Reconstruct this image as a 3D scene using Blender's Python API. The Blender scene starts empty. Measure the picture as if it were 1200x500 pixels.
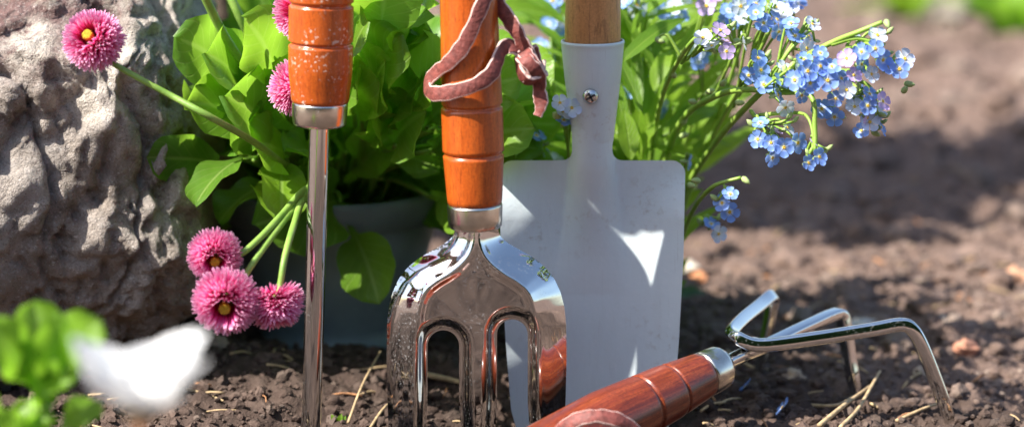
import bpy, bmesh, math, random
import numpy as np
from mathutils import Vector, Matrix

R = math.radians
rnd = random.Random(7)
rng = np.random.default_rng(11)
sc = bpy.context.scene
COL = sc.collection

# ------------------------------------------------------------------ camera
PITCH = R(12.0)
CAM = np.array([0.0, -1.02, 0.3205])
LENS = 85.0
K = 36.0 / LENS / 1200.0
FWD = np.array([0, math.cos(PITCH), -math.sin(PITCH)])
UP = np.array([0, math.sin(PITCH), math.cos(PITCH)])
RT = np.array([1.0, 0, 0])

def at(px, py, Y=0.0):
    """point of the vertical plane at depth Y seen at photo position px,py"""
    d = FWD + RT * ((px - 600) * K) + UP * ((250 - py) * K)
    t = (Y - CAM[1]) / d[1]
    return CAM + d * t

def at_arr(px, py, Y):
    px = np.asarray(px, float); py = np.asarray(py, float); Y = np.asarray(Y, float) + 0 * px
    a = (px - 600) * K; b = (250 - py) * K
    dx = a; dy = FWD[1] + UP[1] * b; dz = FWD[2] + UP[2] * b
    t = (Y - CAM[1]) / dy
    return np.stack([CAM[0] + dx * t, CAM[1] + dy * t, CAM[2] + dz * t], -1)

cam_d = bpy.data.cameras.new('camera')
cam = bpy.data.objects.new('camera', cam_d)
COL.objects.link(cam)
cam.location = CAM
cam.rotation_euler = (R(90) - PITCH, 0, 0)
cam_d.lens = LENS
cam_d.sensor_width = 36
cam_d.clip_start = 0.02
cam_d.clip_end = 500
cam_d.dof.use_dof = True
cam_d.dof.focus_distance = 1.062
cam_d.dof.aperture_fstop = 4.8
cam_d.dof.aperture_blades = 9
sc.camera = cam

# ------------------------------------------------------------------ world, sun
SUN = np.array([-0.62, -0.28, 0.74]); SUN /= np.linalg.norm(SUN)
w = bpy.data.worlds.new('World'); sc.world = w; w.use_nodes = True
nt = w.node_tree; nt.nodes.clear()
sky = nt.nodes.new('ShaderNodeTexSky'); sky.sky_type = 'NISHITA'; sky.sun_disc = False
sky.sun_elevation = math.asin(SUN[2]); sky.sun_rotation = math.atan2(SUN[0], SUN[1])
sky.air_density = 1.0; sky.dust_density = 1.5
bgn = nt.nodes.new('ShaderNodeBackground'); bgn.inputs['Strength'].default_value = 0.115
outw = nt.nodes.new('ShaderNodeOutputWorld')
nt.links.new(sky.outputs[0], bgn.inputs[0]); nt.links.new(bgn.outputs[0], outw.inputs[0])
sl = bpy.data.lights.new('sun', 'SUN'); sl.energy = 5.0; sl.angle = R(0.53); sl.color = (1, 0.95, 0.87)
so = bpy.data.objects.new('sun', sl); COL.objects.link(so)
so.rotation_euler = Vector(SUN).to_track_quat('Z', 'Y').to_euler()
so.location = (-2, -1, 3)

vs = sc.view_settings
vs.view_transform = 'Standard'; vs.look = 'None'; vs.exposure = 1.08; vs.gamma = 1; vs.use_curve_mapping = False
sc.render.engine = 'CYCLES'
sc.cycles.use_denoising = True
sc.cycles.max_bounces = 8
sc.cycles.sample_clamp_indirect = 6
sc.cycles.caustics_reflective = False
sc.cycles.caustics_refractive = False

# ------------------------------------------------------------------ numpy noise
_GR = rng.normal(size=(256, 3)); _GR /= np.linalg.norm(_GR, axis=1)[:, None]
def pnoise(P, seed=0):
    P = np.asarray(P, float)
    i = np.floor(P).astype(np.int64); f = P - i
    u = f * f * f * (f * (f * 6 - 15) + 10)
    out = np.zeros(len(P))
    for a in (0, 1):
        for b in (0, 1):
            for c in (0, 1):
                h = ((i[:, 0] + a) * 73856093) ^ ((i[:, 1] + b) * 19349663) ^ ((i[:, 2] + c) * 83492791) ^ (seed * 2654435)
                h = (h ^ (h >> 7) ^ (h >> 15)) & 255
                g = _GR[h]
                d = f - np.array([a, b, c])
                wgt = (u[:, 0] if a else 1 - u[:, 0]) * (u[:, 1] if b else 1 - u[:, 1]) * (u[:, 2] if c else 1 - u[:, 2])
                out += wgt * (g * d).sum(1)
    return out * 1.5
def fbm(P, octv=4, gain=0.5, seed=0):
    P = np.asarray(P, float); s = np.zeros(len(P)); a = 1.0; q = P.copy()
    for o in range(octv):
        s += a * pnoise(q, seed + o * 7); a *= gain; q = q * 2.03 + 5.1
    return s
def sstep(a, b, x):
    t = np.clip((np.asarray(x, float) - a) / (b - a), 0, 1); return t * t * (3 - 2 * t)

# ------------------------------------------------------------------ mesh helpers
class MB:
    """collects vertices, faces, a colour attribute and material slots for ONE mesh"""
    def __init__(s): s.v = []; s.f = []; s.c = []; s.m = []; s.n = 0; s.flat = []
    def add(s, V, F, c=None, m=0, flat=False):
        V = np.asarray(V, float).reshape(-1, 3)
        s.v.append(V)
        if c is None: c = np.zeros((len(V), 3))
        s.c.append(np.broadcast_to(np.asarray(c, float), (len(V), 3)))
        for q in F:
            s.f.append(tuple(int(k) + s.n for k in q))
        ms = m if hasattr(m, '__len__') else [m] * len(F)
        s.m.extend(ms); s.flat.extend([flat] * len(F))
        s.n += len(V)
        return s
    def build(s, name, mats, parent=None):
        me = bpy.data.meshes.new(name)
        V = np.concatenate(s.v)
        off = np.zeros(3)
        if parent is not None:
            off = np.array(WLOC.get(parent.name, (0, 0, 0)))
            V = V - off
        me.from_pydata(V.tolist(), [], s.f)
        ca = me.attributes.new('Col', 'FLOAT_COLOR', 'POINT')
        cc = np.concatenate([np.concatenate(s.c), np.ones((len(V), 1))], 1).astype(np.float32)
        ca.data.foreach_set('color', cc.ravel())
        mats = mats if isinstance(mats, (list, tuple)) else [mats]
        for mt in mats: me.materials.append(mt)
        me.polygons.foreach_set('material_index', np.array(s.m, np.int32))
        me.polygons.foreach_set('use_smooth', np.array([not k for k in s.flat], bool))
        me.update()
        o = bpy.data.objects.new(name, me); COL.objects.link(o)
        if parent is not None:
            o.parent = parent
            WLOC[o.name] = tuple(off)
        return o
WLOC = {}
def empty(name, loc):
    o = bpy.data.objects.new(name, None); COL.objects.link(o)
    o.empty_display_size = 0.02; o.location = tuple(float(x) for x in loc); WLOC[o.name] = tuple(float(x) for x in loc)
    return o
def tag(o, label=None, cat=None, group=None, kind=None):
    if label: o['label'] = label
    if cat: o['category'] = cat
    if group: o['group'] = group
    if kind: o['kind'] = kind
    return o
def nrm(v):
    v = np.asarray(v, float); return v / (np.linalg.norm(v) + 1e-12)
def spline(P, n):
    """Catmull-Rom through points, n samples"""
    P = np.asarray(P, float)
    if len(P) == 2:
        return P[0] + (P[1] - P[0]) * np.linspace(0, 1, n)[:, None]
    Q = np.vstack([2 * P[0] - P[1], P, 2 * P[-1] - P[-2]])
    out = []
    for t in np.linspace(0, len(P) - 1 - 1e-9, n):
        i = int(t); f = t - i
        a, b, c, d = Q[i], Q[i + 1], Q[i + 2], Q[i + 3]
        out.append(0.5 * (2 * b + (c - a) * f + (2 * a - 5 * b + 4 * c - d) * f * f + (3 * b - a - 3 * c + d) * f ** 3))
    return np.array(out)
def frames(P):
    T = np.gradient(P, axis=0); T /= (np.linalg.norm(T, axis=1)[:, None] + 1e-12)
    a = np.array([0, 0, 1.0]) if abs(T[0][2]) < 0.9 else np.array([1.0, 0, 0])
    N = [nrm(np.cross(T[0], a))]
    for i in range(1, len(P)):
        n = N[-1] - T[i] * np.dot(N[-1], T[i]); N.append(nrm(n))
    N = np.array(N); B = np.cross(T, N)
    return T, N, B
def tube(mb, P, r, seg=10, m=0, c=None, cap=True):
    P = np.asarray(P, float); n = len(P); r = np.broadcast_to(np.asarray(r, float), (n,))
    T, N, B = frames(P)
    a = np.linspace(0, 2 * math.pi, seg, endpoint=False)
    V = (P[:, None, :] + r[:, None, None] * (np.cos(a)[None, :, None] * N[:, None, :] + np.sin(a)[None, :, None] * B[:, None, :])).reshape(-1, 3)
    F = [(i * seg + j, i * seg + (j + 1) % seg, (i + 1) * seg + (j + 1) % seg, (i + 1) * seg + j) for i in range(n - 1) for j in range(seg)]
    if cap:
        F.append(tuple(range(seg))[::-1]); F.append(tuple((n - 1) * seg + j for j in range(seg)))
    if c is None:
        c = np.zeros((n * seg, 3)); c[:, 0] = np.repeat(np.linspace(0, 1, n), seg)
    mb.add(V, F, c, m)
def lathe(mb, p0, p1, prof, seg=56, m=0, cap=True):
    """prof: (distance from p0 towards p1, radius)"""
    p0 = np.asarray(p0, float); ax = nrm(np.asarray(p1, float) - p0)
    a0 = np.array([0, 1.0, 0]) if abs(ax[1]) < 0.9 else np.array([1.0, 0, 0])
    u = nrm(np.cross(ax, a0)); v = np.cross(ax, u)
    a = np.linspace(0, 2 * math.pi, seg, endpoint=False)
    V = []; C = []
    for s_, r_ in prof:
        V.append(p0 + ax * s_ + r_ * (np.cos(a)[:, None] * u + np.sin(a)[:, None] * v))
        C += [[s_ * 10, 0, 0]] * seg
    V = np.concatenate(V); n = len(prof)
    F = [(i * seg + j, (i + 1) * seg + j, (i + 1) * seg + (j + 1) % seg, i * seg + (j + 1) % seg) for i in range(n - 1) for j in range(seg)]
    if cap:
        F.append(tuple(range(seg))); F.append(tuple((n - 1) * seg + j for j in range(seg))[::-1])
    mb.add(V, F, np.array(C), m)
def sweep(mb, P, Nn, width, thick, m_face=0, m_edge=1):
    """flat strap along P; Nn the outward normal at each point; rounded rectangle section"""
    P = np.asarray(P, float); n = len(P)
    T = np.gradient(P, axis=0); T /= np.linalg.norm(T, axis=1)[:, None] + 1e-12
    Nn = np.asarray(Nn, float); Nn = Nn - T * (Nn * T).sum(1)[:, None]; Nn /= np.linalg.norm(Nn, axis=1)[:, None] + 1e-12
    B = np.cross(T, Nn)
    width = np.broadcast_to(np.asarray(width, float), (n,)); 
    b = 0.22
    sec = [(-1, -1 + 2 * b), (-1 + b * 0.6, -1), (0, -1.05), (1 - b * 0.6, -1), (1, -1 + 2 * b), (1, 1 - 2 * b), (1 - b * 0.6, 1), (0, 0.85), (-1 + b * 0.6, 1), (-1, 1 - 2 * b)]
    k = len(sec); V = []
    for i in range(n):
        wob = 1 + 0.05 * math.sin(i * 0.9) + 0.07 * math.sin(i * 0.31 + 1)
        for (x, y) in sec:
            V.append(P[i] + B[i] * x * width[i] / 2 * wob + Nn[i] * y * thick / 2)
    F = []; M = []
    for i in range(n - 1):
        for j in range(k):
            F.append((i * k + j, (i + 1) * k + j, (i + 1) * k + (j + 1) % k, i * k + (j + 1) % k))
            M.append(m_edge if j in (0, 3, 4, 5, 8, 9) else m_face)
    F.append(tuple(range(k))[::-1]); F.append(tuple((n - 1) * k + j for j in range(k))); M += [m_edge, m_edge]
    V = np.array(V)
    V += 0.00022 * np.stack([pnoise(V * 260, 3), pnoise(V * 260, 4), pnoise(V * 260, 5)], -1)
    mb.add(V, F, None, M)
def leaf(mb, base, d, up, L, W, prof='spat', curl=0.6, fold=0.25, wave=0.06, nL=12, nW=6, m=0, r=None, twist=0.0):
    """one thin leaf: base point, growing direction, upper-side normal, droop 'curl' (radians over its length)"""
    d = nrm(d); up = np.asarray(up, float); up = nrm(up - d * np.dot(up, d)); side = np.cross(d, up)
    t = np.linspace(0, 1, nL + 1)
    ang = curl * t ** 1.3
    dirs = np.cos(ang)[:, None] * d - np.sin(ang)[:, None] * up
    C = base + np.vstack([np.zeros(3), np.cumsum((dirs[1:] + dirs[:-1]) / 2, 0) * (L / nL)])
    nn = np.sin(ang)[:, None] * d + np.cos(ang)[:, None] * up
    if prof == 'spat':   # stalk, then a broad rounded blade
        q = np.clip((t - 0.36) / 0.64, 0, 1)
        bl_ = np.clip(1 - np.abs((q - 0.56) / np.where(q < 0.56, 0.60, 0.44)) ** 2.2, 0, 1) ** 0.62
        wv = np.maximum(np.where(t < 0.40, 0.11 + 0.10 * t, 0.0), np.where(t > 0.33, bl_, 0))
    elif prof == 'lance':
        wv = np.sin(np.clip(t, 0, 1) * math.pi) ** 0.75 * (1 - 0.25 * t) + 0.06 * (1 - t)
    elif prof == 'round':
        wv = np.sqrt(np.clip(1 - (2 * t - 1) ** 2, 0, 1)) * (0.75 + 0.25 * t)
        wv[0] = 0.1
    else:
        wv = np.interp(t, [0, .2, .6, .85, 1], [.25, .6, 1, .8, .05])
    if r is None: r = rnd.random()
    ph = rnd.random() * 6.28; ph2 = rnd.random() * 6.28
    V = []; Cc = []
    u = np.linspace(-1, 1, nW + 1)
    for i in range(nL + 1):
        ed = wave * W * (np.sin(t[i] * 17 + ph) * np.maximum(u, 0) ** 2 + np.sin(t[i] * 15 + ph2) * np.maximum(-u, 0) ** 2)
        ser = 1 + 0.04 * math.sin(t[i] * 26 + ph) * (1 if prof == 'spat' else 0.3)
        tw = twist * t[i]
        s_i = math.cos(tw) * side + math.sin(tw) * nn[i]; n_i = math.cos(tw) * nn[i] - math.sin(tw) * side
        for j, uj in enumerate(u):
            V.append(C[i] + s_i * uj * W / 2 * wv[i] * ser + n_i * (abs(uj) ** 1.4 * fold * W / 2 * wv[i] + ed[j]))
            Cc.append([t[i], uj * 0.5 + 0.5, r])
    k = nW + 1
    F = [(i * k + j, i * k + j + 1, (i + 1) * k + j + 1, (i + 1) * k + j) for i in range(nL) for j in range(nW)]
    mb.add(V, F, Cc, m)
def grid_sheet(mb, sdf, height, x0, x1, y0, y1, step, thick, mapf, m=0, m_edge=0):
    """a shaped sheet of metal: outline sdf(px,py)<0, front height(px,py) (metres towards the viewer), given thickness"""
    xs = np.arange(x0, x1 + step, step); ys = np.arange(y0, y1 + step, step)
    X, Yp = np.meshgrid(xs, ys); nx, ny = len(xs), len(ys)
    cx = (X[:-1, :-1] + step / 2).ravel(); cy = (Yp[:-1, :-1] + step / 2).ravel()
    keep = sdf(cx, cy) < 0
    idx = np.arange(nx * ny).reshape(ny, nx)
    q = np.stack([idx[:-1, :-1], idx[:-1, 1:], idx[1:, 1:], idx[1:, :-1]], -1).reshape(-1, 4)[keep]
    px = X.ravel().copy(); py = Yp.ravel().copy()
    e = {}
    for a, b, c, d in q:
        for k in ((a, b), (b, c), (c, d), (d, a)):
            if (k[1], k[0]) in e: del e[(k[1], k[0])]
            else: e[k] = 1
    bnd = np.array(sorted({k for p in e for k in p}))
    for _ in range(4):
        x = px[bnd]; y = py[bnd]; s0 = sdf(x, y)
        gx = (sdf(x + .3, y) - sdf(x - .3, y)) / .6; gy = (sdf(x, y + .3) - sdf(x, y - .3)) / .6
        g2 = gx * gx + gy * gy + 1e-6
        mv = np.clip(s0 / g2, -3 * step, 3 * step)
        px[bnd] -= mv * gx * 0.8; py[bnd] -= mv * gy * 0.8
    used = np.unique(q); re = -np.ones(nx * ny, int); re[used] = np.arange(len(used))
    ux = px[used]; uy = py[used]; h = height(ux, uy)
    Vf = mapf(ux, uy, h); Vb = mapf(ux, uy, h - thick)
    n = len(used); qf = re[q]
    F = [tuple(t[::-1]) for t in qf] + [tuple(t + n) for t in qf]
    mb.add(np.vstack([Vf, Vb]), F, None, m)
    bl = re[np.array(list(e.keys()))]
    ue = np.unique(bl); r2 = {int(k): i for i, k in enumerate(ue)}
    mb.add(np.vstack([Vf[ue], Vb[ue]]), [(r2[int(a)], r2[int(b)], r2[int(b)] + len(ue), r2[int(a)] + len(ue)) for a, b in bl], None, m_edge)

# ------------------------------------------------------------------ materials
class NT:
    def __init__(s, name):
        s.mat = bpy.data.materials.new(name); s.mat.use_nodes = True
        s.t = s.mat.node_tree; s.t.nodes.clear()
        s.out = s.n('ShaderNodeOutputMaterial'); s.b = s.n('ShaderNodeBsdfPrincipled')
        s.l(s.b.outputs[0], s.out.inputs[0])
    def n(s, t, **kw):
        o = s.t.nodes.new(t)
        for k, v in kw.items(): setattr(o, k, v)
        return o
    def l(s, a, b): s.t.links.new(a, b)
    def coord(s, scale=(1, 1, 1), kind='Object'):
        tc = s.n('ShaderNodeTexCoord'); mp = s.n('ShaderNodeMapping'); mp.inputs['Scale'].default_value = scale
        s.l(tc.outputs[kind], mp.inputs[0]); return mp.outputs[0]
    def noise(s, vec, scale, detail=4, rough=0.55, dist=0.0):
        o = s.n('ShaderNodeTexNoise'); o.inputs['Scale'].default_value = scale; o.inputs['Detail'].default_value = detail
        o.inputs['Roughness'].default_value = rough; o.inputs['Distortion'].default_value = dist
        s.l(vec, o.inputs['Vector']); return o.outputs[0]
    def ramp(s, fac, stops):
        o = s.n('ShaderNodeValToRGB'); e = o.color_ramp.elements
        while len(e) < len(stops): e.new(0.5)
        for k, (p, c) in zip(e, stops):
            k.position = p; k.color = (*c, 1) if hasattr(c, '__len__') else (c, c, c, 1)
        s.l(fac, o.inputs[0]); return o.outputs[0]
    def mix(s, fac, a, b, mode='MIX'):
        o = s.n('ShaderNodeMix', data_type='RGBA', blend_type=mode)
        for v, i in ((fac, 0), (a, 6), (b, 7)):
            if hasattr(v, 'links') or hasattr(v, 'is_linked'): s.l(v, o.inputs[i])
            else: o.inputs[i].default_value = v if i == 0 else (*v, 1)
        return o.outputs[2]
    def math(s, op, a, b=0.0):
        o = s.n('ShaderNodeMath', operation=op)
        for v, i in ((a, 0), (b, 1)):
            if hasattr(v, 'is_linked'): s.l(v, o.inputs[i])
            else: o.inputs[i].default_value = v
        return o.outputs[0]
    def attr(s):
        a = s.n('ShaderNodeAttribute', attribute_name='Col'); sp = s.n('ShaderNodeSeparateColor')
        s.l(a.outputs['Color'], sp.inputs[0]); return sp.outputs
    def bump(s, h, strength=0.3, dist=0.001):
        o = s.n('ShaderNodeBump'); o.inputs['Strength'].default_value = strength; o.inputs['Distance'].default_value = dist
        s.l(h, o.inputs['Height']); s.l(o.outputs[0], s.b.inputs['Normal']); return o.outputs[0]
    def set(s, **kw):
        for k, v in kw.items():
            i = s.b.inputs[k.replace('_', ' ')]
            if hasattr(v, 'is_linked'): s.l(v, i)
            else: i.default_value = (*v, 1) if hasattr(v, '__len__') and len(v) == 3 else v

def m_simple(name, col, rough=0.5, metal=0.0, bump=None, var=0.15, vscale=60):
    t = NT(name); v = t.coord()
    n = t.noise(v, vscale, 5)
    c = t.ramp(n, [(0.3, tuple(x * (1 - var) for x in col)), (0.7, tuple(min(1, x * (1 + var)) for x in col))])
    t.set(Base_Color=c, Roughness=rough, Metallic=metal)
    if bump: t.bump(t.noise(v, bump[0], 4), bump[1], bump[2])
    return t.mat

def m_varnish(name, dark, mid, light, axis_scale, dust=0.0, rough=0.28, along=None):
    t = NT(name); v = t.coord(axis_scale)
    if along is not None:
        tc = t.n('ShaderNodeTexCoord'); m1 = t.n('ShaderNodeMapping'); m2 = t.n('ShaderNodeMapping')
        m1.inputs['Rotation'].default_value = Vector(along).rotation_difference(Vector((0, 0, 1))).to_euler()
        m2.inputs['Scale'].default_value = axis_scale
        t.l(tc.outputs['Object'], m1.inputs[0]); t.l(m1.outputs[0], m2.inputs[0]); v = m2.outputs[0]
    g = t.noise(v, 1.0, 6, 0.65, 0.6)
    v0 = t.coord()
    big = t.noise(v0, 45, 3)
    speck = t.noise(v0, 900, 3, 0.7)
    c = t.ramp(g, [(0.28, dark), (0.48, mid), (0.75, light)])
    c = t.mix(t.math('MULTIPLY', t.ramp(speck, [(0.35, 1.0), (0.62, 0.0)]), 0.42), c, tuple(x * 0.6 for x in dark))
    c = t.mix(t.ramp(big, [(0.35, 0.0), (0.75, 0.35)]), c, dark)
    if dust:
        d1 = t.noise(v0, 620, 2, 0.5); d2 = t.noise(v0, 70, 2)
        f = t.math('MULTIPLY', t.ramp(d1, [(0.60, 0.0), (0.66, 1.0)]), t.ramp(d2, [(0.45, 0.0), (0.60, 1.0)]))
        c = t.mix(t.math('MULTIPLY', f, dust), c, (0.75, 0.6, 0.5))
    pm = t.n('ShaderNodeVectorMath', operation='MULTIPLY'); t.l(v, pm.inputs[0]); pm.inputs[1].default_value = (5.5, 5.5, 7.0)
    pores = t.ramp(t.noise(pm.outputs[0], 1.0, 3, 0.6), [(0.36, 0.45), (0.46, 0.0)])
    c = t.mix(pores, c, tuple(x * 0.35 for x in dark))
    t.set(Base_Color=c, Roughness=rough, Coat_Weight=0.35, Coat_Roughness=0.18)
    t.bump(t.math('ADD', t.math('MULTIPLY', g, 0.6), t.math('MULTIPLY', speck, 0.5)), 0.12, 0.0006)
    return t.mat

def m_chrome(name, spots=0.6):
    t = NT(name); v = t.coord()
    n = t.noise(v, 150, 3); d1 = t.noise(v, 1100, 2, 0.6); d2 = t.noise(v, 60, 3)
    sp = t.math('MULTIPLY', t.ramp(d1, [(0.60, 0.0), (0.66, 1.0)]), t.ramp(d2, [(0.42, 0.0), (0.58, 1.0)]))
    sp = t.math('MULTIPLY', sp, spots)
    film = t.ramp(t.noise(v, 90, 5, 0.7), [(0.5, 0.0), (0.85, 0.05)])
    t.set(Base_Color=t.mix(film, (0.69, 0.69, 0.685), (0.30, 0.26, 0.22)), Metallic=t.math('SUBTRACT', 1.0, sp),
          Roughness=t.math('ADD', t.ramp(n, [(0.3, 0.03), (0.8, 0.09)]), t.math('MULTIPLY', sp, 0.5)))
    t.bump(t.math('ADD', t.noise(v, 55, 2), t.math('MULTIPLY', sp, 0.25)), 0.025, 0.0010)
    return t.mat

def m_leaf(name, a, b, vein, trans=0.45, rough=0.42, hole=False):
    t = NT(name); at_ = t.attr(); v = t.coord()
    n = t.noise(v, 140, 4)
    c = t.mix(at_[2], a, b)
    c = t.mix(t.ramp(n, [(0.35, 0.0), (0.7, 0.35)]), c, tuple(x * 0.6 for x in a))
    au = t.math('ABSOLUTE', t.math('SUBTRACT', at_[1], 0.5))
    mid = t.ramp(au, [(0.015, 1.0), (0.05, 0.0)])
    wv = t.math('SINE', t.math('MULTIPLY', t.math('SUBTRACT', at_[0], t.math('MULTIPLY', au, 0.55)), 58.0))
    side = t.ramp(wv, [(0.86, 0.0), (1.0, 0.45)])
    vf = t.math('MAXIMUM', mid, side)
    c = t.mix(t.math('MULTIPLY', vf, 0.7), c, vein)
    t.set(Base_Color=c, Roughness=t.ramp(n, [(0.3, rough - .08), (0.7, rough + .12)]))
    t.b.inputs['Specular IOR Level'].default_value = 0.45
    nb = t.bump(t.math('SUBTRACT', n, t.math('MULTIPLY', vf, 0.5)), 0.45, 0.0014)
    tr = t.n('ShaderNodeBsdfTranslucent'); 
    tc = t.mix(0.5, c, tuple(min(1, x * 1.9) for x in b))
    t.l(tc, tr.inputs[0])
    ms = t.n('ShaderNodeMixShader'); ms.inputs[0].default_value = trans
    t.l(t.b.outputs[0], ms.inputs[1]); t.l(tr.outputs[0], ms.inputs[2]); t.l(ms.outputs[0], t.out.inputs[0])
    return t.mat

def m_petal(name, stops, trans=0.35, rough=0.5, var=0.25):
    t = NT(name); a = t.attr()
    c = t.ramp(a[0], stops)
    hs = t.n('ShaderNodeHueSaturation'); t.l(c, hs.inputs['Color'])
    t.l(t.math('ADD', 1 - var / 2, t.math('MULTIPLY', a[2], var)), hs.inputs['Value'])
    c = hs.outputs[0]
    t.set(Base_Color=c, Roughness=rough)
    tr = t.n('ShaderNodeBsdfTranslucent'); t.l(c, tr.inputs[0])
    ms = t.n('ShaderNodeMixShader'); ms.inputs[0].default_value = trans
    t.l(t.b.outputs[0], ms.inputs[1]); t.l(tr.outputs[0], ms.inputs[2]); t.l(ms.outputs[0], t.out.inputs[0])
    return t.mat

def m_stem(name, a, b):
    t = NT(name); v = t.coord(); n = t.noise(v, 120, 4)
    t.set(Base_Color=t.ramp(n, [(0.3, a), (0.7, b)]), Roughness=0.45)
    t.b.inputs['Subsurface Weight'].default_value = 0.15
    t.b.inputs['Subsurface Radius'].default_value = (0.001, 0.002, 0.0005)
    t.bump(t.noise(v, 900, 3), 0.25, 0.0005)
    return t.mat

def m_soil(name, k=1.0):
    t = NT(name); v = t.coord()
    n1 = t.noise(v, 7, 5, 0.6); n2 = t.noise(v, 90, 6, 0.65); n3 = t.noise(v, 420, 4, 0.7)
    c = t.ramp(n2, [(0.25, (0.070 * k, 0.048 * k, 0.039 * k)), (0.5, (0.150 * k, 0.103 * k, 0.083 * k)), (0.75, (0.26 * k, 0.185 * k, 0.15 * k))])
    c = t.mix(t.ramp(n1, [(0.35, 0.5), (0.62, 0.0)]), c, (0.085 * k, 0.056 * k, 0.045 * k))
    a_ = t.attr()
    c = t.mix(t.ramp(a_[1], [(0.6, 0.0), (1.0, 0.5)]), c, (0.36, 0.29, 0.24))
    c = t.mix(t.math('MULTIPLY', a_[0], 0.78), c, (0.040, 0.027, 0.022))  # darkened for damp and for painted shade
    c = t.mix(t.ramp(n3, [(0.64, 0.0), (0.72, 0.45)]), c, (0.34 * k, 0.26 * k, 0.21 * k))
    t.set(Base_Color=c, Roughness=0.95)
    t.b.inputs['Specular IOR Level'].default_value = 0.2
    t.bump(t.math('ADD', n2, t.math('MULTIPLY', n3, 0.5)), 0.9, 0.004)
    return t.mat

def m_rock():
    t = NT('boulder stone'); v = t.coord()
    big = t.noise(v, 9, 5, 0.6, 0.4); med = t.noise(v, 55, 7, 0.68, 0.3); fine = t.noise(v, 330, 5, 0.7)
    c = t.ramp(med, [(0.32, (0.12, 0.10, 0.086)), (0.42, (0.35, 0.305, 0.265)), (0.56, (0.50, 0.445, 0.40)), (0.70, (0.66, 0.615, 0.57))])
    c = t.mix(t.ramp(big, [(0.42, 0.0), (0.62, 0.7)]), c, (0.30, 0.225, 0.168))
    c = t.mix(t.ramp(t.noise(v, 14, 4, 0.6), [(0.55, 0.0), (0.68, 0.55)]), c, (0.40, 0.39, 0.39))
    a = t.attr()
    pf = t.math('MULTIPLY', a[1], t.ramp(t.noise(v, 60, 5, 0.7), [(0.40, 0.0), (0.52, 1.0)]))     # purple-red crust
    c = t.mix(t.math('MULTIPLY', pf, 0.8), c, t.ramp(fine, [(0.3, (0.07, 0.03, 0.035)), (0.7, (0.26, 0.12, 0.11))]))
    wf = t.math('MULTIPLY', a[0], t.ramp(t.noise(v, 75, 6, 0.75), [(0.40, 0.0), (0.50, 1.0)]))    # pale mineral crust
    c = t.mix(t.math('MULTIPLY', wf, 0.9), c, t.ramp(fine, [(0.3, (0.55, 0.47, 0.38)), (0.7, (0.80, 0.73, 0.64))]))
    vo = t.n('ShaderNodeTexVoronoi'); vo.inputs['Scale'].default_value = 85; t.l(v, vo.inputs['Vector'])
    pits = t.math('MULTIPLY', t.ramp(vo.outputs[0], [(0.10, 1.0), (0.30, 0.0)]), t.ramp(big, [(0.45, 0.0), (0.55, 1.0)]))
    c = t.mix(t.math('MULTIPLY', pits, 0.5), c, (0.09, 0.07, 0.06))
    t.set(Base_Color=c, Roughness=0.88)
    h = t.math('ADD', t.math('MULTIPLY', med, 1.0), t.math('MULTIPLY', fine, 0.4))
    grit = t.noise(v, 1200, 3, 0.7)
    c2 = t.mix(t.ramp(grit, [(0.30, 0.75), (0.45, 0.0)]), c, (0.07, 0.058, 0.05))
    c2 = t.mix(t.ramp(t.noise(v, 700, 3, 0.7), [(0.58, 0.0), (0.68, 0.7)]), c2, (0.66, 0.62, 0.57))
    t.set(Base_Color=c2)
    h = t.math('SUBTRACT', h, t.math('MULTIPLY', pits, 0.5)); h = t.math('ADD', h, t.math('MULTIPLY', grit, 0.15))
    t.bump(h, 1.0, 0.007)
    return t.mat

M = {}
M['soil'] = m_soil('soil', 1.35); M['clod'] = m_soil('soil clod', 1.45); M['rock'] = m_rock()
M['wood_orange'] = m_varnish('orange varnished wood', (0.40, 0.070, 0.009), (0.57, 0.108, 0.011), (0.67, 0.155, 0.020), (260, 260, 30), 0.0)
M['wood_dusty'] = m_varnish('dusty orange wood', (0.40, 0.068, 0.009), (0.55, 0.104, 0.011), (0.65, 0.145, 0.020), (260, 260, 30), 0.85)
M['wood_red'] = m_varnish('red brown wood', (0.075, 0.013, 0.008), (0.24, 0.040, 0.014), (0.44, 0.100, 0.030), (420, 420, 16), 0.0, 0.3, at(846, 429, 0.0185) - at(826, 438, 0.012))
M['wood_tan'] = m_varnish('tan wood', (0.46, 0.195, 0.065), (0.60, 0.275, 0.10), (0.68, 0.34, 0.14), (120, 120, 14), 0.0, 0.45)
M['groove'] = m_simple('scored groove', (0.22, 0.05, 0.012), 0.6)
M['chrome'] = m_chrome('polished steel', 0.22)
M['chrome_clean'] = m_chrome('polished steel shaft', 0.15)
M['ferrule'] = m_simple('brushed ferrule', (0.70, 0.66, 0.58), 0.22, 1.0, (400, 0.1, 0.0005), 0.12, 200)
M['screw'] = m_simple('zinc screw', (0.62, 0.62, 0.62), 0.25, 1.0)
M['leather'] = m_simple('leather face', (0.19, 0.048, 0.038), 0.62, 0, (500, 0.6, 0.001), 0.45, 420)
M['leather_edge'] = m_simple('leather cut edge', (0.66, 0.46, 0.41), 0.8, 0, (700, 0.5, 0.0008), 0.25, 500)
M['pot'] = m_simple('slate plastic', (0.19, 0.245, 0.29), 0.42, 0, (300, 0.1, 0.0005), 0.2, 40)
M['compost'] = m_simple('potting compost', (0.04, 0.028, 0.02), 0.95, 0, (300, 1, 0.004), 0.5, 300)
M['leaf_daisy'] = m_leaf('daisy leaf', (0.11, 0.27, 0.030), (0.25, 0.44, 0.032), (0.36, 0.52, 0.13), 0.55, 0.36)
M['leaf_fmn'] = m_leaf('forget-me-not leaf', (0.13, 0.27, 0.022), (0.26, 0.42, 0.03), (0.33, 0.48, 0.08), 0.55)
M['leaf_young'] = m_leaf('seedling leaf', (0.17, 0.36, 0.02), (0.24, 0.44, 0.03), (0.3, 0.48, 0.1), 0.5)
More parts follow.
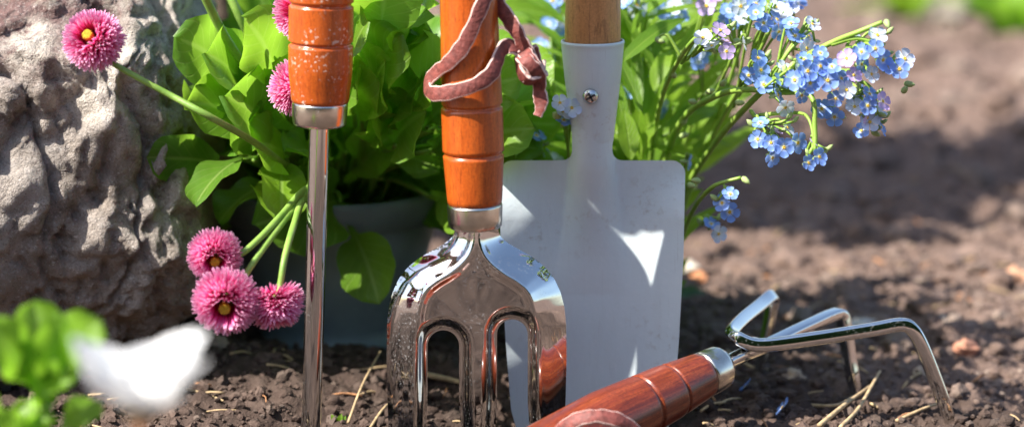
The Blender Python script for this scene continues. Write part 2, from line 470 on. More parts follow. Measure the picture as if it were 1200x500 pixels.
M['leaf_dark'] = m_leaf('shrub leaf', (0.03, 0.085, 0.02), (0.06, 0.14, 0.03), (0.1, 0.18, 0.06), 0.25)
M['stem'] = m_stem('green stem', (0.16, 0.30, 0.045), (0.27, 0.42, 0.08))
M['stem_hairy'] = m_stem('hairy stem', (0.20, 0.36, 0.04), (0.32, 0.46, 0.08))
M['bark'] = m_simple('bark', (0.10, 0.07, 0.05), 0.9, 0, (200, 0.8, 0.003), 0.3, 80)
M['pink'] = m_petal('pink petals', [(0.0, (0.58, 0.010, 0.07)), (0.35, (0.78, 0.035, 0.22)), (0.66, (0.88, 0.11, 0.41)), (1.0, (0.95, 0.58, 0.77))], 0.35)
M['disc'] = m_simple('yellow disc', (0.62, 0.44, 0.025), 0.7, 0, (1500, 1, 0.001), 0.3, 900)
M['white_petal'] = m_petal('white petals', [(0.0, (0.80, 0.78, 0.55)), (0.25, (0.85, 0.85, 0.82)), (1.0, (0.88, 0.88, 0.88))], 0.35)
M['blue'] = m_petal('blue petals', [(0.0, (0.85, 0.86, 0.9)), (0.16, (0.60, 0.70, 0.92)), (0.36, (0.20, 0.34, 0.80)), (1.0, (0.27, 0.43, 0.88))], 0.35)
M['pale'] = m_petal('pale blue petals', [(0.0, (0.9, 0.9, 0.9)), (0.3, (0.76, 0.81, 0.92)), (1.0, (0.58, 0.67, 0.90))], 0.35)
M['mauve'] = m_petal('mauve petals', [(0.0, (0.9, 0.85, 0.85)), (0.3, (0.60, 0.45, 0.75)), (1.0, (0.55, 0.40, 0.78))], 0.35)
M['eye'] = m_simple('yellow eye', (0.75, 0.48, 0.05), 0.6)
M['bud'] = m_simple('bud green', (0.34, 0.44, 0.16), 0.6)
M['straw'] = m_simple('dry straw', (0.46, 0.33, 0.18), 0.7, 0, (500, 0.5, 0.0006), 0.35, 300)
M['bark_chip'] = m_simple('orange brown chip', (0.42, 0.20, 0.09), 0.8, 0, (300, 0.8, 0.001), 0.4, 200)

def m_trowel():
    t = NT('grey painted steel'); v = t.coord()
    n = t.noise(v, 120, 4); s = t.noise(v, 420, 3, 0.6); big = t.noise(v, 16, 4)
    c = t.ramp(big, [(0.3, (0.635, 0.72, 0.755)), (0.7, (0.70, 0.775, 0.80))])
    d1 = t.math('MULTIPLY', t.ramp(t.noise(v, 240, 5, 0.72), [(0.54, 0.0), (0.66, 1.0)]), t.ramp(t.noise(v, 26, 3), [(0.50, 0.0), (0.64, 1.0)]))
    c = t.mix(t.math('MULTIPLY', d1, 0.4), c, (0.30, 0.235, 0.16))
    c = t.mix(t.ramp(s, [(0.55, 0.0), (0.75, 0.25)]), c, (0.80, 0.82, 0.84))
    tc2 = t.n('ShaderNodeTexCoord'); mp2 = t.n('ShaderNodeMapping'); mp2.inputs['Rotation'].default_value = (0, 0.35, 0); mp2.inputs['Scale'].default_value = (1400, 200, 26)
    t.l(tc2.outputs['Object'], mp2.inputs[0])
    scr = t.ramp(t.noise(mp2.outputs[0], 1.0, 3, 0.6), [(0.66, 0.0), (0.72, 0.35)])
    c = t.mix(scr, c, (0.42, 0.43, 0.44))
    drip = t.noise(t.coord((160, 160, 22)), 1.0, 4, 0.6)
    c = t.mix(t.ramp(drip, [(0.5, 0.0), (0.75, 0.12)]), c, (0.45, 0.44, 0.42))
    t.set(Base_Color=c, Roughness=t.ramp(n, [(0.3, 0.30), (0.7, 0.46)]))
    t.b.inputs['Metallic'].default_value = 0.0
    t.bump(t.math('ADD', n, t.math('MULTIPLY', s, 0.4)), 0.18, 0.0012)
    return t.mat
M['trowel'] = m_trowel()
def m_stone(name, col):
    return m_simple(name, col, 0.8, 0, (250, 0.7, 0.002), 0.3, 150)

# ------------------------------------------------------------------ soil
def soil_base(x, y):
    """height of the soil without its fine crumbs"""
    x = np.asarray(x, float); y = np.asarray(y, float)
    h = 0.016 * np.exp(-(((x + 0.17) / 0.10) ** 2 + ((y - 0.10) / 0.09) ** 2))        # heaped against the boulder
    h = h - 0.014 * np.exp(-(((x - 0.03) / 0.045) ** 2 + ((y - 0.035) / 0.035) ** 2))     # hollow dug by the trowel
    P = np.stack([x * 3.1, y * 3.1, 0 * x], -1).reshape(-1, 3)
    far = sstep(0.15, 0.7, y)
    h = h + (pnoise(P, 5).reshape(x.shape)) * (0.006 + 0.022 * far)
    return h
def soil_z(x, y):
    x = np.atleast_1d(np.asarray(x, float)); y = np.atleast_1d(np.asarray(y, float))
    P = np.stack([x, y, 0 * x], -1)
    h = soil_base(x, y)
    amp = 1 + 0.6 * sstep(0.2, 0.8, y)
    h = h + amp * (0.0060 * pnoise(P * 22, 21) + 0.0040 * np.abs(pnoise(P * 48, 22)) + 0.0034 * pnoise(P * 120, 23) + 0.0026 * pnoise(P * 250, 24)) - 0.004
    return h
def damp_shade(x, y):
    """damp soil round the watered pot, with painted shade near the tools"""
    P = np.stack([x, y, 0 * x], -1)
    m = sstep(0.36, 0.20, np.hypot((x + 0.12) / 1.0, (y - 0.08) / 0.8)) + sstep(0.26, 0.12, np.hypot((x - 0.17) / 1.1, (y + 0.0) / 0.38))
    m = m + sstep(0.02, -0.08, y) * sstep(-0.75, -0.55, y) * sstep(0.5, 0.3, np.abs(x))  # foreground darkened too, to deepen reflections in the steel
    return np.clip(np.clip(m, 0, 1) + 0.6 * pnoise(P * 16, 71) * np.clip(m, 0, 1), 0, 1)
def axis(lo, hi, fine_lo, fine_hi, st, growth):
    a = list(np.arange(fine_lo, fine_hi, st)); s = st
    x = fine_hi
    while x < hi: a.append(x); s *= growth; x += s
    s = st; x = fine_lo - st
    while x > lo: a.insert(0, x); s *= growth; x -= s
    return np.array(a)
gx = axis(-60, 60, -0.34, 0.50, 0.0024, 1.09); gy = axis(-60, 90, -0.06, 0.62, 0.0024, 1.045)
GX, GY = np.meshgrid(gx, gy)
gz = soil_z(GX.ravel(), GY.ravel())
idx = np.arange(GX.size).reshape(GX.shape)
q = np.stack([idx[:-1, :-1], idx[:-1, 1:], idx[1:, 1:], idx[1:, :-1]], -1).reshape(-1, 4)
mb = MB(); mb.v.append(np.stack([GX.ravel(), GY.ravel(), gz], -1)); mb.c.append(np.stack([damp_shade(GX.ravel(), GY.ravel()), 0 * GX.ravel(), 0 * GX.ravel()], -1)); mb.n = GX.size
mb.f = [tuple(t) for t in q.tolist()]; mb.m = [0] * len(q); mb.flat = [False] * len(q)
soil = mb.build('soil', M['soil']); tag(soil, 'brown crumbly garden soil', kind='structure')

# clods lying all over the soil: nobody could count them
def lump(sub, seed, flat=0.7):
    bm = bmesh.new(); bmesh.ops.create_icosphere(bm, subdivisions=sub, radius=1)
    V = np.array([v.co[:] for v in bm.verts]); F = [tuple(v.index for v in f.verts) for f in bm.faces]; bm.free()
    k = 1 + 0.50 * fbm(V * 1.2 + seed * 3.7, 4, 0.6, seed) - 0.18 * np.abs(pnoise(V * 3.1 + seed, seed + 3))
    V = V * k[:, None]; V[:, 2] *= flat
    return V, F
LB = [lump(3, s) for s in range(5)]; LS = [lump(2, s + 9) for s in range(6)]
mb = MB()
n_cl = 0
def put_clod(x, y, r, big):
    V, F = (LB if big else LS)[rnd.randrange(5)]
    a = rnd.random() * 6.28; ca, sa = math.cos(a), math.sin(a)
    s = np.array([rnd.uniform(.75, 1.25), rnd.uniform(.75, 1.25), rnd.uniform(.7, 1.1)]) * r
    P = V * s
    P = np.stack([P[:, 0] * ca - P[:, 1] * sa, P[:, 0] * sa + P[:, 1] * ca, P[:, 2]], -1)
    z = soil_z(x, y)[0]
    mb.add(P + np.array([x, y, z + r * 0.1]), F, [damp_shade(np.array([x]), np.array([y]))[0], rnd.random(), 0])
for i in range(3400):       # around and behind the tools
    y = -0.05 + 1.75 * rnd.random() ** 1.25
    half = 0.24 * (y + 1.02) + 0.03
    x = rnd.uniform(-half, half)
    r = min(0.012, 0.0013 * (1 / max(0.06, rnd.random())) ** 0.75) * (1 + 0.5 * min(1, max(0, y)))
    if y < 0.16: r = min(r, 0.0042)
    put_clod(x, y, r, r > 0.007)
LT = [lump(1, s_ + 30, 0.8) for s_ in range(8)]
nt_ = 15000
yy_ = -0.05 + 0.50 * rng.random(nt_) ** 1.2; xx_ = (rng.random(nt_) * 2 - 1) * (0.24 * (yy_ + 1.02) + 0.02)
rr_ = 0.0005 * (1 / np.maximum(0.08, rng.random(nt_))) ** 0.6 * (1 + 0.6 * rng.random(nt_)); zz_ = soil_z(xx_, yy_); mo_ = damp_shade(xx_, yy_)
for i in range(nt_):
    V, F = LT[i % 8]; a = i * 2.4; ca, sa = math.cos(a), math.sin(a)
    P = V * rr_[i] * np.array([1.2, .9, 1])
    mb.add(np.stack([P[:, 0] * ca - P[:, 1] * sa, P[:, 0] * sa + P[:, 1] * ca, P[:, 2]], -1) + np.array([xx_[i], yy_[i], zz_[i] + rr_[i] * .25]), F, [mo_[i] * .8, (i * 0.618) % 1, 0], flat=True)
clods = mb.build('soil_clods', M['clod']); tag(clods, 'loose crumbs and clods of soil', kind='stuff')

# ------------------------------------------------------------------ boulder
bm = bmesh.new(); bmesh.ops.create_icosphere(bm, subdivisions=7, radius=1)
V = np.array([v.co[:] for v in bm.verts]); F = [tuple(v.index for v in f.verts) for f in bm.faces]; bm.free()
S = np.sign(V) * np.abs(V) ** np.array([0.80, 0.74, 0.92])
BC = np.array([-0.302, 0.150, 0.110])
P = S * np.array([0.163, 0.148, 0.138])
P += 0.012 * np.stack([fbm(V * 2.2 + 3, 3, .5, 31), fbm(V * 2.2 + 9, 3, .5, 32), fbm(V * 2.2 + 17, 3, .5, 33)], -1)
W_ = P + BC
# upper part set back behind a sloping ledge
led = at(95, 105, -0.02)
zl = led[2] + 0.20 * (W_[:, 0] - led[0]) * -1 + 0.008 * pnoise(W_ * 25, 44)
k = sstep(-0.004, 0.012, W_[:, 2] - zl) * sstep(0.02, -0.03, W_[:, 1] - 0.10)
W_[:, 1] += 0.022 * k + 0.35 * np.clip(W_[:, 2] - zl - 0.02, 0, 1) * (W_[:, 1] < 0.12)
nrmv = V
d = 0.0050 * fbm(W_ * 12, 5, 0.5, 51) + 0.005 * (0.35 - np.abs(pnoise(W_ * np.array([11, 11, 15]) + 7, 52))) + 0.0030 * fbm(W_ * 90, 4, 0.66, 53) - 0.003 * sstep(.15, .5, pnoise(W_ * 120 + 9, 66))
crack = np.exp(-(pnoise(W_ * np.array([17, 17, 13]) + 3, 61) / 0.04) ** 2) * sstep(0.0, 0.25, pnoise(W_ * 10, 62))
d -= 0.006 * crack
pit = sstep(0.34, 0.5, pnoise(W_ * 42 + 2, 63)); d -= 0.005 * pit
W_ += nrmv * d[:, None]
W_[:, 1] -= 0.030 * sstep(-0.19, -0.26, W_[:, 0]) * sstep(0.20, 0.06, W_[:, 2]) * (W_[:, 1] < 0.13)
W_[:, 1] += 0.55 * np.clip(-0.155 - W_[:, 0], 0, 0.3)
wht = np.zeros(len(W_))
for (px, py, r) in ((95, 108, .020), (165, 30, .015), (150, 62, .010), (15, 70, .012), (70, 120, .012), (190, 20, .006), (120, 90, .012)):
    c = at(px, py, 0.02); dd = np.hypot(W_[:, 0] - c[0], W_[:, 2] - c[2]); wht = np.maximum(wht, 1 - sstep(r * 0.6, r * 1.25, dd))
pur = np.zeros(len(W_))
for (px, py, r) in ((30, 25, .034), (62, 45, .014), (95, 5, .020), (0, 20, .035), (45, 70, .010)):
    c = at(px, py, -0.0); dd = np.hypot(W_[:, 0] - c[0], W_[:, 2] - c[2]); pur = np.maximum(pur, 1 - sstep(r * 0.5, r * 1.3, dd))
mb = MB(); mb.v.append(W_); mb.c.append(np.stack([wht, pur, 0 * pur], -1)); mb.n = len(W_); mb.f = F; mb.m = [0] * len(F); mb.flat = [False] * len(F)
boulder = mb.build('boulder', M['rock'])
tag(boulder, 'big rough grey brown boulder with pale and reddish crusts at the left', 'boulder')

# ------------------------------------------------------------------ handles
def prof_handle(L, r_fn, grooves, r_end0=0.85, r_end1=0.85, gd=0.0011, gw=0.0011, n=70):
    s = list(np.linspace(0, L, n))
    for g in grooves: s += [g - 2 * gw, g - gw, g - gw * .5, g, g + gw * .5, g + gw, g + 2 * gw]
    s = sorted(set(round(x, 6) for x in s if 0 <= x <= L))
    out = [(0.0, r_fn(0) * r_end0)]
    for x in s:
        r = r_fn(x)
        e0 = min(1, max(0, x / 0.0025)); e1 = min(1, max(0, (L - x) / 0.0025))
        r *= (r_end0 + (1 - r_end0) * math.sqrt(1 - (1 - e0) ** 2)) * (r_end1 + (1 - r_end1) * math.sqrt(1 - (1 - e1) ** 2)) 
        for g in grooves:
            dd = abs(x - g) / gw
            if dd < 1: r -= gd * (1 - dd * dd)
        out.append((x, r))
    return out
px2m = 0.000376

# ---- left tool: slim round-shafted weeder standing upright
WY = 0.0
top = at(377.5, -70, WY); hb = at(375, 122, WY); fb = at(374.5, 147, WY); tip = at(364, 520, WY)
weeder = empty('hand_weeder', (tip[0], tip[1], 0.0))
tag(weeder, 'upright hand tool with dusty orange wooden handle and slim round steel shaft', 'hand tool')
L = np.linalg.norm(hb - top)
gr = [L * (10 + 70 - 6) / 192, L * (50 + 70) / 192]
def rw(s):
    t = s / L; return (36.6 - 3.8 * sstep(0.75, 1.0, t)) * px2m
mb = MB(); lathe(mb, top, hb, prof_handle(L, rw, gr)); mb.build('handle', M['wood_dusty'], weeder)
mb = MB(); lf = np.linalg.norm(fb - hb)
lathe(mb, hb, fb, [(-0.001, 29 * px2m), (-0.001, 31.2 * px2m), (0.0, 31.8 * px2m), (lf * .5, 31.4 * px2m), (lf * .85, 30.6 * px2m), (lf * .97, 29.6 * px2m), (lf, 27 * px2m), (lf, 10 * px2m)])
mb.build('ferrule', M['ferrule'], weeder)
mb = MB(); ls = np.linalg.norm(tip - fb)
lathe(mb, fb, tip, [(-0.004, 11 * px2m), (-0.0035, 11.8 * px2m), (-0.003, 11.8 * px2m), (0.0, 11.8 * px2m), (0.003, 11.8 * px2m), (ls * .5, 11.8 * px2m), (ls * .97, 11.5 * px2m), (ls, 11.4 * px2m), (ls + 0.03, 2 * px2m)], 40)
mb.build('shaft', M['chrome_clean'], weeder)

# ---- hand fork
FY = 0.0
ft = at(547.5, -60, FY); fh = at(556.5, 241, FY); ff = at(557.2, 266, FY)
fork = empty('hand_fork', (ff[0], FY, 0.0))
tag(fork, 'upright hand fork with orange wooden handle and shiny three tined steel head', 'hand fork')
L = np.linalg.norm(fh - ft)
def rf(s):
    t = s / L
    return np.interp(t, [0, .2, .45, .62, .78, .95, 1], [32, 32.5, 33.8, 35.2, 35.3, 32.2, 31.2]) * px2m
grv = [L * (122 + 60) / 301, L * (178 + 60) / 301]
mb = MB(); lathe(mb, ft, fh, prof_handle(L, rf, grv, gd=0.0009)); mb.build('handle', M['wood_orange'], fork)
mb = MB(); lf = np.linalg.norm(ff - fh)
lathe(mb, fh, ff, [(-0.001, 29 * px2m), (-0.001, 31.3 * px2m), (0, 31.8 * px2m), (lf * .6, 31.2 * px2m), (lf * .9, 30.6 * px2m), (lf, 28.5 * px2m), (lf, 5 * px2m)])
mb.build('ferrule', M['ferrule'], fork)
AX = 558.5
yk = np.array([262, 270, 276, 283, 290, 300, 312, 326, 342, 360, 380, 420, 480, 560, 640])
wk = np.array([25.5, 25.5, 27, 34, 46, 64, 80, 91, 98.5, 103, 105, 105.5, 104, 101, 97])
_yy = np.linspace(262, 640, 800); _ww = np.interp(_yy, yk, wk)
_kern = np.hanning(31); _kern /= _kern.sum(); _ww = np.convolve(np.pad(_ww, 15, mode='edge'), _kern, 'valid')
def halfw(y): return np.interp(y, _yy, _ww)
SLOTS = [(519.5, 405, 18.5), (600.5, 392, 18.0)]
TIP_Y = 600
def slot_sd(x, y):
    s = np.full(np.shape(x), 1e9)
    for (cx, cy, r) in SLOTS:
        flare = np.clip((y - 470) / 130, 0, 1) * 8
        dy = np.minimum(0, y - cy)
        s = np.minimum(s, np.hypot(x - cx, dy) - r - flare)
    return s
def out_sd(x, y):
    """approximate distance to the outer outline (negative inside)"""
    e = 1.0
    f0 = np.abs(x - AX) - halfw(y)
    g = (halfw(y + e) - halfw(y - e)) / (2 * e)
    return np.maximum(f0 / np.sqrt(1 + g * g), 262 - y)
def fork_sdf(x, y):
    s = np.maximum(out_sd(x, y), -slot_sd(x, y))
    s = np.maximum(s, y - TIP_Y)
    return s
def fork_out_d(x, y):
    """true distance to the outer outline"""
    yd = np.linspace(262, 640, 900); pts = np.concatenate([np.stack([AX - halfw(yd), yd], -1), np.stack([AX + halfw(yd), yd], -1)])
    d = np.full(len(x), 1e9)
    for p in pts: d = np.minimum(d, (x - p[0]) ** 2 + (y - p[1]) ** 2)
    return np.sqrt(d)
def fork_h(x, y):
    do = fork_out_d(x, y); ds = np.maximum(0, slot_sd(x, y))
    lw = np.interp(y, [262, 276, 290, 320, 380, 500], [24, 24, 27, 34, 36, 33])
    t = np.clip(do / lw, 0, 1)
    strip = -0.0085 * (1 - t) ** 1.5 * np.interp(y, [262, 300, 340, 420], [0.6, 1.3, 1.25, 1.0])
    ridge = 0.0016 * np.exp(-((do - lw) / 6.0) ** 2)
    inner = -0.0028 * sstep(0, 60, do - lw) * np.interp(y, [280, 330, 380], [0.0, 1.0, 0.6])
    lip = -0.0048 * (1 - sstep(2, 17, ds))
    lip = lip * np.interp(y, [340, 372], [0.0, 1.0])
    bow = -0.0055 * (np.clip(y - 330, 0, None) / 170) ** 2 + 0.002 * sstep(262, 330, y)
    return 0.0080 + strip + ridge + inner + lip + bow
mb = MB()
def fmap(x, y, h): return at_arr(x, y, FY - h)
grid_sheet(mb, fork_sdf, fork_h, 440, 680, 262, 604, 1.6, 0.0022, fmap)
mb.build('head', M['chrome'], fork)

# ---- trowel
TY = 0.058
tt = at(696, -70, TY); tsock = at(694.5, 47, TY); tsb = at(695, 195, TY)
trowel = empty('trowel', (tsb[0], TY, 0.0))
tag(trowel, 'upright grey painted trowel with wide flat blade, socket screw and tan wooden handle', 'trowel')
TS = at(601, 100, TY)[0] - at(600, 100, TY)[0]
L = np.linalg.norm(tsock - tt) + 0.003
mb = MB(); lathe(mb, tt, tsock, prof_handle(L, lambda s: (31.0 + 1.8 * sstep(0, .045, s)) * TS, [])); mb.build('handle', M['wood_tan'], trowel)
mb = MB()
Ls = np.linalg.norm(tsb - tsock)
prof = [(0.012, 34.2 * TS), (0.0004, 34.6 * TS), (0.0, 35.4 * TS), (0.0002, 37.0 * TS), (0.0012, 37.4 * TS)]
for t_ in np.linspace(0.03, 1.0, 24): prof.append((Ls * t_, np.interp(t_, [0, .3, .6, .8, 1], [37.2, 33.0, 27.5, 24.0, 15.0]) * TS))
lathe(mb, tsock, tsb, prof, 56, cap=False)
BX = 694.0
def blade_sdf(x, y):
    # body: tapering plate with rounded shoulders and a rounded point in the soil
    w = np.interp(y, [185, 200, 300, 400, 480, 540, 590, 640], [109, 109, 107, 101.5, 95, 78, 50, 5])
    rc = 16.0
    qx = np.abs(x - BX) - (w - rc); qy = (188 + rc) - y
    body = np.hypot(np.maximum(qx, 0), np.maximum(qy, 0)) + np.minimum(np.maximum(qx, qy), 0) - rc
    wn = np.interp(y, [120, 195, 240], [25, 23, 23])
    neck = np.maximum(np.abs(x - BX) - wn, np.maximum(150 - y, y - 260))
    k = 14.0
    h = np.clip(0.5 + 0.5 * (neck - body) / k, 0, 1)
    return neck * (1 - h) + body * h - k * h * (1 - h)
def blade_h(x, y):
    u = (x - BX) / 109.0
    dish = 0.0085 * np.clip(np.abs(u), 0, 1) ** 2.0
    Rt = np.interp(y, [140, 165, 195, 230, 280, 345], [27.5, 26.5, 27, 30, 38, 52])
    prof = np.sqrt(np.clip(1 - ((x - BX) / Rt) ** 2, 0, 1)) * np.interp(y, [195, 260], [1, 0]) + np.clip(1 - ((x - BX) / Rt) ** 2, 0, 1) ** 1.3 * np.interp(y, [195, 260], [0, 1])
    rid = prof * np.interp(y, [140, 165, 200, 250, 300, 345], [27.0, 26.0, 24.5, 17.0, 6.0, 0.0]) * TS
    tiltc = 0.012 * ((y - 260) / 200)
    return rid + dish * sstep(190, 260, y) + tiltc * sstep(190, 300, y) - 0.0005
grid_sheet(mb, blade_sdf, blade_h, 578, 812, 150, 640, 2.4, 0.0016, lambda x, y, h: at_arr(x, y, TY - h))
mb.build('blade', M['trowel'], trowel)
scp = at(692, 113, TY - 0.0122)
mb = MB(); rS = 9.2 * TS
lathe(mb, scp + np.array([0, 0.004, 0]), scp + np.array([0, -1, 0]), [(0, rS), (0.0045, rS), (0.0055, rS * .88), (0.0062, rS * .6), (0.0064, rS * .05)], 28)
scr = mb.build('screw', M['screw'], trowel)
mb = MB()
for a in (0.5, 0.5 + math.pi / 2):
    d = np.array([math.cos(a), 0, math.sin(a)]); n_ = np.array([-math.sin(a), 0, math.cos(a)]); o = scp + np.array([0, -0.0026, 0])
    Vb = [o + d * sx * rS * .62 + n_ * sy * rS * .13 + np.array([0, sz, 0]) for sz in (0.0, 0.001) for sx, sy in ((-1, -1), (1, -1), (1, 1), (-1, 1))]
    mb.add(Vb, [(0, 1, 2, 3), (4, 7, 6, 5), (0, 4, 5, 1), (1, 5, 6, 2), (2, 6, 7, 3), (3, 7, 4, 0)], flat=True)
mb.build('slot', m_simple('screw slot', (0.08, 0.08, 0.08), 0.5, 0.5), scr)

# ---- cultivator lying across the front
c_f0 = at(826, 438, 0.012); c_f1 = at(846, 429, 0.0185)          # ferrule ends
ax = nrm(c_f1 - c_f0)
c_butt = c_f0 - ax * 0.118 + np.array([0, 0, -0.004])
cult = empty('hand_cultivator', (c_butt[0], c_butt[1], 0.0))
tag(cult, 'three pronged hand cultivator lying on the soil with red brown wooden handle', 'cultivator')
L = np.linalg.norm(c_f0 - c_butt)
def rc(s):
    t = s / L; return np.interp(t, [0, .1, .5, .8, 1], [.0110, .0132, .0146, .0126, .0101])
mb = MB(); lathe(mb, c_butt, c_f0, prof_handle(L, rc, [L - 0.020, L - 0.037], gd=0.0009, gw=0.0010)); mb.build('handle', M['wood_red'], cult)
mb = MB(); lf = np.linalg.norm(c_f1 - c_f0)
lathe(mb, c_f0, c_f1, [(-.001, .0085), (-.001, .0098), (0, .0102), (lf * .8, .0099), (lf, .0090), (lf, .004)]); mb.build('ferrule', M['ferrule'], cult)
def bar(mb, P, r, upv):
    n = len(P); T = np.gradient(P, axis=0); T /= np.linalg.norm(T, axis=1)[:, None]
    # carry the side direction smoothly round the bends
    side = nrm(np.cross(T[0], upv)); Ns = []
    for i in range(n):
        side = nrm(side - T[i] * np.dot(side, T[i])); Ns.append(side)
    Ns = np.array(Ns); Us = np.cross(Ns, T)
    a = np.linspace(0, 2 * math.pi, 24, endpoint=False); ex = 0.42
    cx = np.sign(np.cos(a)) * np.abs(np.cos(a)) ** ex; cy = np.sign(np.sin(a)) * np.abs(np.sin(a)) ** ex
    V = (P[:, None, :] + r[:, None, None] * (1.05 * cx[None, :, None] * Ns[:, None, :] + 0.78 * cy[None, :, None] * Us[:, None, :])).reshape(-1, 3)
    F = [(i * 24 + j, i * 24 + (j + 1) % 24, (i + 1) * 24 + (j + 1) % 24, (i + 1) * 24 + j) for i in range(n - 1) for j in range(24)]
    F.append(tuple(range(24))[::-1]); F.append(tuple((n - 1) * 24 + j for j in range(24)))
    mb.add(V, F)
def prong(name, pts, r, n=60, rt=None):
    mb = MB(); P = spline(pts, n); rr = np.full(n, r)
    rr[-14:] = np.linspace(r, r * 0.45, 14)
    # slightly flattened bar
    bar(mb, P, rr, (0, 0, 1)); return mb.build(name, M['chrome_clean'], cult)
j = at(874, 408, 0.040)
prong('shank', [c_f1 - ax * 0.004, at(868, 417, .033), at(900, 404, .045), at(945, 383, .065), at(976, 369, .082), at(986, 369, .086), at(990, 384, .086), at(996, 425, .085), at(1003, 462, .083), at(1006, 490, .082)], 0.0033, 70)
prong('tine', [at(884, 400, .043), at(871, 401, .036), at(864, 396, .034), at(890, 404, .033), at(950, 397, .034), at(1020, 386, .036), at(1055, 380, .037), at(1068, 385, .037), at(1080, 405, .037), at(1098, 450, .037), at(1113, 492, .037), at(1120, 515, .037)], 0.0030, 90)
prong('tine', [at(880, 402, .041), at(866, 397, .038), at(858, 389, .044), at(868, 376, .062), at(890, 358, .092), at(902, 348, .106), at(906, 350, .110), at(904, 362, .110), at(898, 395, .110), at(890, 430, .110), at(886, 455, .110)], 0.0030, 80)

# ------------------------------------------------------------------ leather cords
def strap_pts(lst): return np.array([at(a, b, c) for a, b, c in lst])
cord = empty('leather_cord', at(560, 100, -0.015))
tag(cord, 'knotted brown leather cord looped round the upright fork handle', 'leather cord')
def radial(P, hint=None):
    t = (P - ft) @ nrm(fh - ft); C = ft + nrm(fh - ft) * t[:, None]
    N = P - C; return N / (np.linalg.norm(N, axis=1)[:, None] + 1e-9)
mb = MB()
A = spline(strap_pts([(574, -14, -.012), (564, 8, -.0145), (552, 36, -.0155), (540, 58, -.0150), (525, 74, -.0125), (512, 84, -.0075), (502, 95, -.004), (502, 106, -.0065), (512, 110, -.0115), (532, 107, -.0160), (556, 100, -.0170), (574, 88, -.0155), (582, 74, -.0120), (587, 60, -.0085), (595, 54, -.0060), (607, 60, -.0050), (617, 70, -.0050)]), 120)
sweep(mb, A, radial(A) + np.array([0, -0.25, 0.15]), 0.0064, 0.0012)
Bp = spline(strap_pts([(574, -12, .004), (584, 4, .000), (596, 22, -.003), (606, 38, -.005), (614, 54, -.005), (622, 68, -.004)]), 50)
sweep(mb, Bp, np.tile([-0.45, -0.8, 0.25], (50, 1)), 0.0064, 0.0012)
mb.build('loop', [M['leather'], M['leather_edge']], cord)
mb = MB()
kc = at(622, 76, -0.006)
# two turns of strap pulled tight round the standing part, then the hanging tail
tt_ = np.linspace(0, 1, 110); an = tt_ * 2 * math.pi * 1.55 + 2.3
axk = nrm([0.88, 0.1, 0.42]); uk = nrm(np.cross(axk, [0, 1, 0])); vk = np.cross(axk, uk)
rk = 0.0052 + 0.0012 * tt_
coil = kc + axk * ((tt_ - 0.5) * 0.0060)[:, None] + rk[:, None] * (np.cos(an)[:, None] * uk * 1.12 + np.sin(an)[:, None] * vk)
sweep(mb, coil, coil - (kc + axk * ((tt_ - 0.5) * 0.0060)[:, None]), 0.0066, 0.0016)
Tl = spline(np.vstack([at(612, 66, -.0085), at(618, 72, -.0125), at(627, 82, -.0125), strap_pts([(632, 93, -.0095), (632, 106, -.0075), (634, 118, -.0075), (633, 128, -.0080), (630, 136, -.0085)])]), 60)
tn = np.tile([0.25, -0.95, 0.1], (60, 1)); tn[:, 0] += np.linspace(0, -0.7, 60)
sweep(mb, Tl, tn, np.interp(np.linspace(0, 1, 60), [0, .7, 1], [.0064, .0060, .0034]), 0.0017)
bl = spline(strap_pts([(606, 64, -.003), (610, 84, -.010), (620, 95, -.011), (634, 90, -.008), (636, 74, -.004)]), 50)
sweep(mb, bl, bl - kc, 0.0058, 0.0016)
mb.build('knot', [M['leather'], M['leather_edge']], cord)

cc = at(700, 500, -0.030)
cord2 = empty('leather_cord', cc)
tag(cord2, 'pinkish leather cord loop over the handle of the lying cultivator', 'leather cord')
mb = MB()
C2 = spline(strap_pts([(636, 545, -.050), (650, 512, -.056), (668, 496, -.061), (690, 488, -.063), (714, 489, -.063), (734, 497, -.061), (750, 514, -.058), (756, 545, -.052)]), 70)
sweep(mb, C2, np.tile([-0.15, -0.75, 0.6], (70, 1)), 0.0062, 0.0018)
mb.build('loop', [M['leather'], M['leather_edge']], cord2)

# ------------------------------------------------------------------ pot
PYc = 0.184; pc = at(392, 300, PYc); PX = pc[0]
pot = empty('plant_pot', (PX, PYc, 0.0))
tag(pot, 'round slate grey plastic pot holding the pink daisy plant', 'plant pot')
zb = 0.0
rim_z = at(382, 240, PYc - 0.055)[2]
mb = MB(); mb_prof = [(-.004, .001), (-.004, .037), (.0, .0385), (.004, .039), (.0045, .0382), (.012, .0388), (rim_z - .016, .0535), (rim_z - .015, .0535), (rim_z - .015, .049), (0.02, .036), (0.02, .001)]
lathe(mb, (PX, PYc, zb), (PX, PYc, 1), mb_prof, 96, cap=False); mb.build('pot_body', M['pot'], pot)
mb = MB(); lathe(mb, (PX, PYc, zb), (PX, PYc, 1), [(rim_z - .016, .0500), (rim_z - .016, .0560), (rim_z - .003, .0572), (rim_z - .0005, .0570), (rim_z, .0560), (rim_z - .0005, .0545), (rim_z - .012, .0530), (rim_z - .012, .0505)], 96, cap=False)
mb.build('rim', M['pot'], pot)
mb = MB()
cr = np.linspace(0.0005, 0.0505, 12); prof = [(rim_z - .010 - 0.004 * (r / .05) ** 2, r) for r in cr]
lathe(mb, (PX, PYc, 0), (PX, PYc, 1), prof, 48, cap=False); mb.build('compost', M['compost'], pot)

